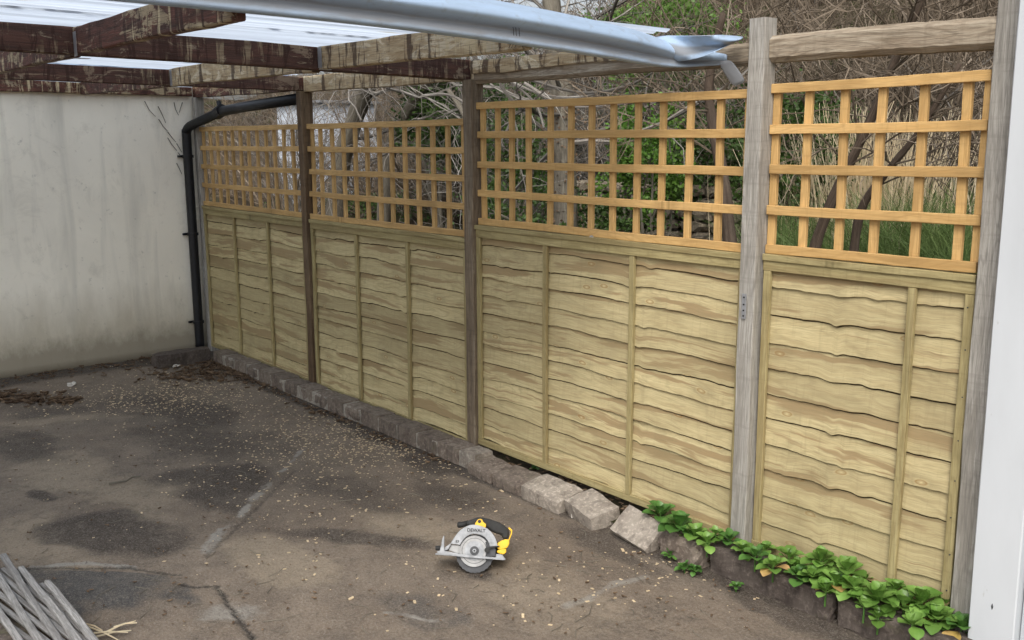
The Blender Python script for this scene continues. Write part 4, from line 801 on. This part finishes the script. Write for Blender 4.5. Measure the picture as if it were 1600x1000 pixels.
def tree(name, pts, rads, label, mat='bark', nb=0, blen=1., group=None, twm='twig_grey', nt=4):
    root = empty(name, tuple(pts[0]), label, 'tree', group); mb = MB(); P = smooth_path(pts, 5); m = len(P); R = np.interp(np.linspace(0, 1, m), np.linspace(0, 1, len(rads)), rads)
    R = R*(1+.06*np.sin(np.arange(m)*1.7)); tube(mb, P, list(R), 12, cap=True); mb.build('trunk', M[mat], root, smooth=True)
    cr = MB()
    for k in range(nb):
        i = rng.integers(int(m*.4), m-1); d = nrm(P[i+1]-P[i])+rng.normal(0, .7, 3); d[2] = abs(d[2])*.7
        B = cane(cr, P[i], d, blen*(.6+.8*rng.random()), max(.006, R[i]*.2), 9, .75, .1, 5)
        for q in range(nt):
            j = rng.integers(2, 8); B2 = cane(cr, B[j], nrm(B[j]-B[j-1])+rng.normal(0, .6, 3), blen*.45, max(.004, R[i]*.09), 7, .8, .1, 3)
            for q2 in range(3): l = rng.integers(1, 6); cane(cr, B2[l], nrm(B2[l]-B2[l-1])+rng.normal(0, .7, 3), blen*.25, .004, 4, .6, .1, 3)
    if nb: cr.build('crown', M[twm], root)
    return root
def A(u, v, y): return at(u, v, 1, y)
# two leaning grey trunks, ivy trunk, brown stems
tree('bare_tree', [A(520, 420, 3.), A(524, 330, 3.), A(535, 250, 3.), A(560, 170, 3.), A(590, 100, 3.), A(625, 20, 3.)], [.15, .13, .12, .11, .1, .08], 'grey barked leaning tree trunk behind the second trellis', nb=16, blen=2.2)
tree('bare_tree', [A(596, 420, 3.4), A(602, 300, 3.4), A(612, 225, 3.4), A(640, 170, 3.4), A(670, 120, 3.4), A(720, 40, 3.4)], [.1, .09, .085, .075, .07, .05], 'thinner grey trunk leaning right behind the second trellis', nb=14, blen=2.)
tree('dead_branch_tree', [A(745, 420, 2.6), A(735, 300, 2.6), A(742, 220, 2.6), A(720, 170, 2.6), A(700, 140, 2.6)], [.045, .04, .035, .03, .02], 'pale crooked bare sapling beside the second brown post', nb=10, blen=1.6)
ivy = tree('ivy_clad_tree', [A(885, 430, 2.2), A(883, 300, 2.2), A(880, 180, 2.2), A(872, 100, 2.2), A(860, -10, 2.2)], [.1, .1, .1, .09, .07], 'brown ivy clad trunk seen through the wide orange trellis', nb=16, blen=1.8)
tree('bare_tree', [A(1150, 440, 1.7), A(1140, 370, 1.7), A(1130, 280, 1.7), A(1115, 200, 1.7), A(1108, 130, 1.7), A(1130, 20, 1.7)], [.045, .042, .04, .035, .03, .02], 'brown twin stemmed shrub trunk just left of the tall grey post', 'bark_brown', nb=14, blen=1.3, twm='twig')
tree('bare_tree', [A(1265, 440, 1.5), A(1275, 380, 1.5), A(1310, 290, 1.5), A(1350, 210, 1.5), A(1400, 90, 1.5), A(1450, -20, 1.5)], [.036, .032, .028, .024, .02, .016], 'dark brown crooked stem leaning right behind the short orange trellis', 'bark_brown', nb=16, blen=1.2, twm='twig')
tree('bare_tree', [A(1330, 430, 1.9), A(1345, 330, 1.9), A(1385, 270, 1.9), A(1440, 200, 1.9), A(1500, 100, 1.9)], [.03, .026, .022, .018, .012], 'dark forked stem crossing the straw clump behind the short orange trellis', 'bark_brown', nb=12, blen=1.2, twm='twig')
# long grey dead branches over the third trellis
db = MB()
for pl in [[(745, 100), (800, 128), (850, 148), (900, 152), (960, 140)], [(820, 130), (870, 160), (920, 168), (985, 160), (1030, 150)], [(660, 150), (700, 148), (730, 165), (745, 190)], [(790, 120), (835, 160), (850, 200)], [(830, 125), (880, 140), (930, 145), (990, 130), (1040, 100)]]:
    tube(db, smooth_path([A(u, v, 1.6) for u, v in pl], 5), [.014]*5+[.011]*(len(pl)*5-14)+[.006]*5 if len(pl) > 3 else .01, 6)
dbo = db.build('dead_branches', M['twig_grey'], origin=tuple(A(850, 150, 1.6))); tag(dbo, 'silvery dead branches arching behind the top of the wide trellis', 'branch')
# leafy bushes
def bush(name, c, rad, n, mat, label, ls=.04, clumps=40, group='green bushes behind the fence'):
    c = np.array(c); root = empty(name, (c[0], c[1], bz(c[0], c[1])), label, 'bush', group); mb = MB(); K = []
    for k in range(clumps):
        d = nrm(rng.normal(0, 1, 3)); K.append(c+d*np.array(rad)*(.35+.6*rng.random()))
    for k in range(n):
        q = K[rng.integers(clumps)]; p = q+rng.normal(0, 1, 3)*np.array(rad)*.13; d = nrm(rng.normal(0, 1, 3)+np.array([0, -.2, .3])); u = nrm(np.cross(d, rng.normal(0, 1, 3))); s = np.cross(d, u); L = ls*(.6+.8*rng.random())
        mb.add([p, p+u*L*.5+s*L*.32, p+u*L*1.1, p+u*L*.5-s*L*.32], [(0, 1, 2, 3)], None, rng.random())
    mb.build('foliage', M[mat], root); st = MB(); z = bz(c[0], c[1])
    for k in range(10): q = K[rng.integers(clumps)]; b = np.array([c[0]+rng.normal(0, .08), c[1]+rng.normal(0, .08), z-.05]); tube(st, [b, (b+q)/2+rng.normal(0, .06, 3), q], [.018, .012, .004], 5)
    st.build('stems', M['bark'], root)
bush('evergreen_bush', A(690, 175, 3.8), (.6, .6, .85), 6500, 'bush', 'dark evergreen bush behind the second brown post', .05)
bush('evergreen_bush', A(790, 230, 3.0), (.6, .5, .9), 4500, 'bush', 'dark leafy bush behind the left end of the wide trellis', .04)
bush('green_bush', A(1010, 250, 2.6), (.42, .35, .55), 5200, 'bush_bright', 'bright green bush behind the wide orange trellis', .035)
bush('green_bush', A(1035, 50, 4.8), (1.1, .8, .8), 7000, 'bush_bright', 'yellowish green bush high up above the carport sheet end', .05)
bush('evergreen_bush', A(1090, 250, 3.6), (.6, .5, .6), 4000, 'bush', 'dark bush right of the bright green one', .045)
bush('evergreen_bush', A(1250, 250, 3.2), (.8, .5, .6), 5600, 'bush', 'dark bush in the shade behind the tall grey post', .04)
bush('ground_ivy', A(860, 330, 2.4), (1.2, .5, .3), 3600, 'bush', 'low ivy at the foot of the ivy clad trunk', .035)
bush('ground_ivy', A(560, 330, 4.2), (2.4, .5, .35), 4200, 'bush', 'low dark undergrowth round the grey trunks', .045)
for hx, hy, hl in ((3.4, 5.2, 'added dark foliage for the shade low behind the straw clump'), (1.6, 5.4, 'added dark foliage for the shade low behind the rubble wall'), (-.6, 5.4, 'added dark foliage for the shade low behind the ivy clad trunk'), (-3.4, 5.6, 'added dark foliage for the shade low behind the grey trunks')):
    bush('shade_foliage', (hx, hy, bz(hx, hy)+.55), (1.1, .5, .6), 6500, 'bush_shade', hl, .06, 60)  # dark foliage added as the shaded gaps behind the shrubs
iv = MB()
for k in range(900):
    v_ = rng.uniform(150, 360); p = A(882, v_, 2.2)+rng.normal(0, .06, 3); u = nrm(rng.normal(0, 1, 3)); s = nrm(np.cross(u, rng.normal(0, 1, 3))); L = .03
    iv.add([p, p+u*L*.5+s*L*.4, p+u*L, p+u*L*.5-s*L*.4], [(0, 1, 2, 3)], None, rng.random())
iv.build('ivy_leaves', M['litter'], ivy)
# pampas / straw clump
sc = A(1345, 340, 3.1); root = empty('straw_clump', (sc[0], sc[1], bz(sc[0], sc[1])), 'pale dry ornamental grass clump behind the short orange trellis', 'grass clump'); mb = MB()
for k in range(1000):
    b = np.array([sc[0]+rng.normal(0, .33), sc[1]+rng.normal(0, .15), bz(sc[0], sc[1])+.05]); d = nrm([rng.normal(0, .16), rng.normal(0, .14), 1]); L = rng.uniform(.7, 1.35); s = nrm(np.cross(d, rng.normal(0, 1, 3)))*rng.uniform(.003, .009); bend = np.array([rng.normal(0, .16), rng.normal(0, .1), 0]); P = []
    for i in range(4): t = i/3; q = b+d*L*t+bend*t*t; P += [q-s*(1-.7*t), q+s*(1-.7*t)]
    mb.add(P, [(0, 1, 3, 2), (2, 3, 5, 4), (4, 5, 7, 6)], None, rng.random())
mb.build('dry_blades', M['straw'], root)
# green grass
mb = MB()
for k in range(7000):
    p = A(rng.uniform(1180, 1540), 400, rng.uniform(2.2, 4.0)); x, y = p[0], p[1]; z = bz(x, y); d = nrm([rng.normal(0, .35), rng.normal(0, .35), 1]); L = rng.uniform(.3, .75); s = nrm(np.cross(d, rng.normal(0, 1, 3)))*.003; bend = np.array([rng.normal(0, .2), rng.normal(0, .2), -.12]); P = []
    for i in range(4): t = i/3; q = np.array([x, y, z+.22*(rng.random() if i == -1 else 1)])+d*L*t+bend*t*t; P += [q-s*(1-.7*t), q+s*(1-.7*t)]
    mb.add(P, [(0, 1, 3, 2), (2, 3, 5, 4), (4, 5, 7, 6)], None, rng.random())
tag(mb.build('grass', M['grass']), 'rough green grass behind the short trellis', 'grass', kind='stuff')
# rubble stone wall
sw = empty('stone_wall', (2.2, 3.6, .7), 'low rubble stone garden wall seen behind the wide trellis', 'wall'); mb = MB()
for rw in range(8):
    x = .6+rng.random()*.1
    while x < 3.6:
        L = rng.uniform(.14, .34); t = MB(); block(t, L-.012, .28, .098, .02, 5, chip=.028); a = np.array(t.v)+np.array([x+L/2, 3.6, .62+rw*.102]); mb.add(a, t.f, t.g, t.r[0]); x += L
mb.build('stonework', M['stone'], sw)
# pale shed far behind
sa, sb = A(434, 200, 4.6)[0], A(506, 200, 4.6)[0]
sh = empty('garden_shed', ((sa+sb)/2, 4.9, .9), 'pale blue white shed glimpsed through branches behind the first brown post', 'shed')
mb = MB(); beam(mb, (sa, 5.1, 1.6), (sb, 5.1, 1.6), 1., 1.7, n=2, jit=0); mb.build('wall', M['pale_wall'], sh)
mb = MB(); beam(mb, (sa-.1, 5.1, 2.47), (sb+.1, 5.1, 2.47), 1.2, .04, n=2, jit=0); mb.build('roof', M['galv'], sh)
mb = MB(); beam(mb, (sa+.7, 4.595, 1.9), (sa+1.1, 4.595, 1.9), .03, .4, n=1, jit=0); mb.build('window', M['blade'], sh)
# bare shrubs, one by one
SH = [(5.3, 3.9, 3.2, .45, 34, 'twig', 'pale twiggy shrub filling the gap next to the white frame'), (4.5, 4.2, 3.2, .5, 40, 'twig', 'tall twiggy shrub above the weathered half round rail'), (3.7, 4.3, 3.3, .5, 40, 'twig', 'twiggy shrub rising just right of the tall grey post'),
      (2.9, 4.2, 3.2, .5, 36, 'twig', 'twiggy shrub rising behind the tall grey post'), (2.1, 4.6, 3., .5, 28, 'twig', 'twiggy shrub behind the crumpled sheet end'), (1.2, 4.5, 2.7, .6, 26, 'twig_grey', 'grey twiggy shrub above the middle of the wide trellis'),
      (.2, 4.6, 2.4, .6, 26, 'twig_grey', 'grey twiggy shrub behind the ivy clad trunk'), (-1.0, 4.6, 2.4, .7, 30, 'twig_grey', 'grey twiggy shrub behind the second brown post'), (-2.7, 4.4, 2.4, .8, 36, 'twig', 'brown twiggy shrub between the grey trunks'),
      (-4.6, 4.6, 2.4, .8, 38, 'twig', 'brown twiggy shrub left of the grey trunks'), (-6.6, 4.9, 2.0, .8, 26, 'twig_grey', 'grey twiggy shrub above the first trellis near the downpipe'), (-3.6, 2.6, 1.8, .7, 24, 'twig', 'brown twiggy shrub close behind the first trellis'), (-5.2, 3.6, 2.0, .6, 40, 'twig_grey', 'tangled grey shrub in front of the pale shed')]
for x, y, h, s, n, mt, lb in SH: shrub('bare_shrub', x, y, h, s, n, lb, mt, r0=.011)
# the mass of scrub on the bank
mb = MB()
for k in range(9500):
    x = rng.uniform(-16, 7); y = rng.uniform(4.2, 9.0); z = bz(x, y)
    if sa-.5 < x < sb+.5 and y < 5.8 and rng.random() < .15: continue
    cane(mb, (x, y, z-.1), (rng.normal(0, .45), rng.normal(0, .35), 1), rng.uniform(.6, 1.9), rng.uniform(.002, .009), 6, 1., .4, 3)
tag(mb.build('scrub', M['twig']), 'tangle of bare scrub covering the bank behind the garden', 'scrub', kind='stuff')
mb = MB()
for k in range(1100):
    x = rng.uniform(-2.5, 6); y = rng.uniform(3.4, 5.4); z = bz(x, y)+rng.uniform(0, 1.6)
    cane(mb, (x, y, z), rng.normal(0, 1, 3)*np.array([1, .6, .8]), rng.uniform(.5, 1.5), rng.uniform(.002, .007), 5, .7, .3, 3)
tag(mb.build('bramble_tangle', M['twig_grey']), 'thin grey bramble stems tangled between the shrubs', 'brambles', kind='stuff')
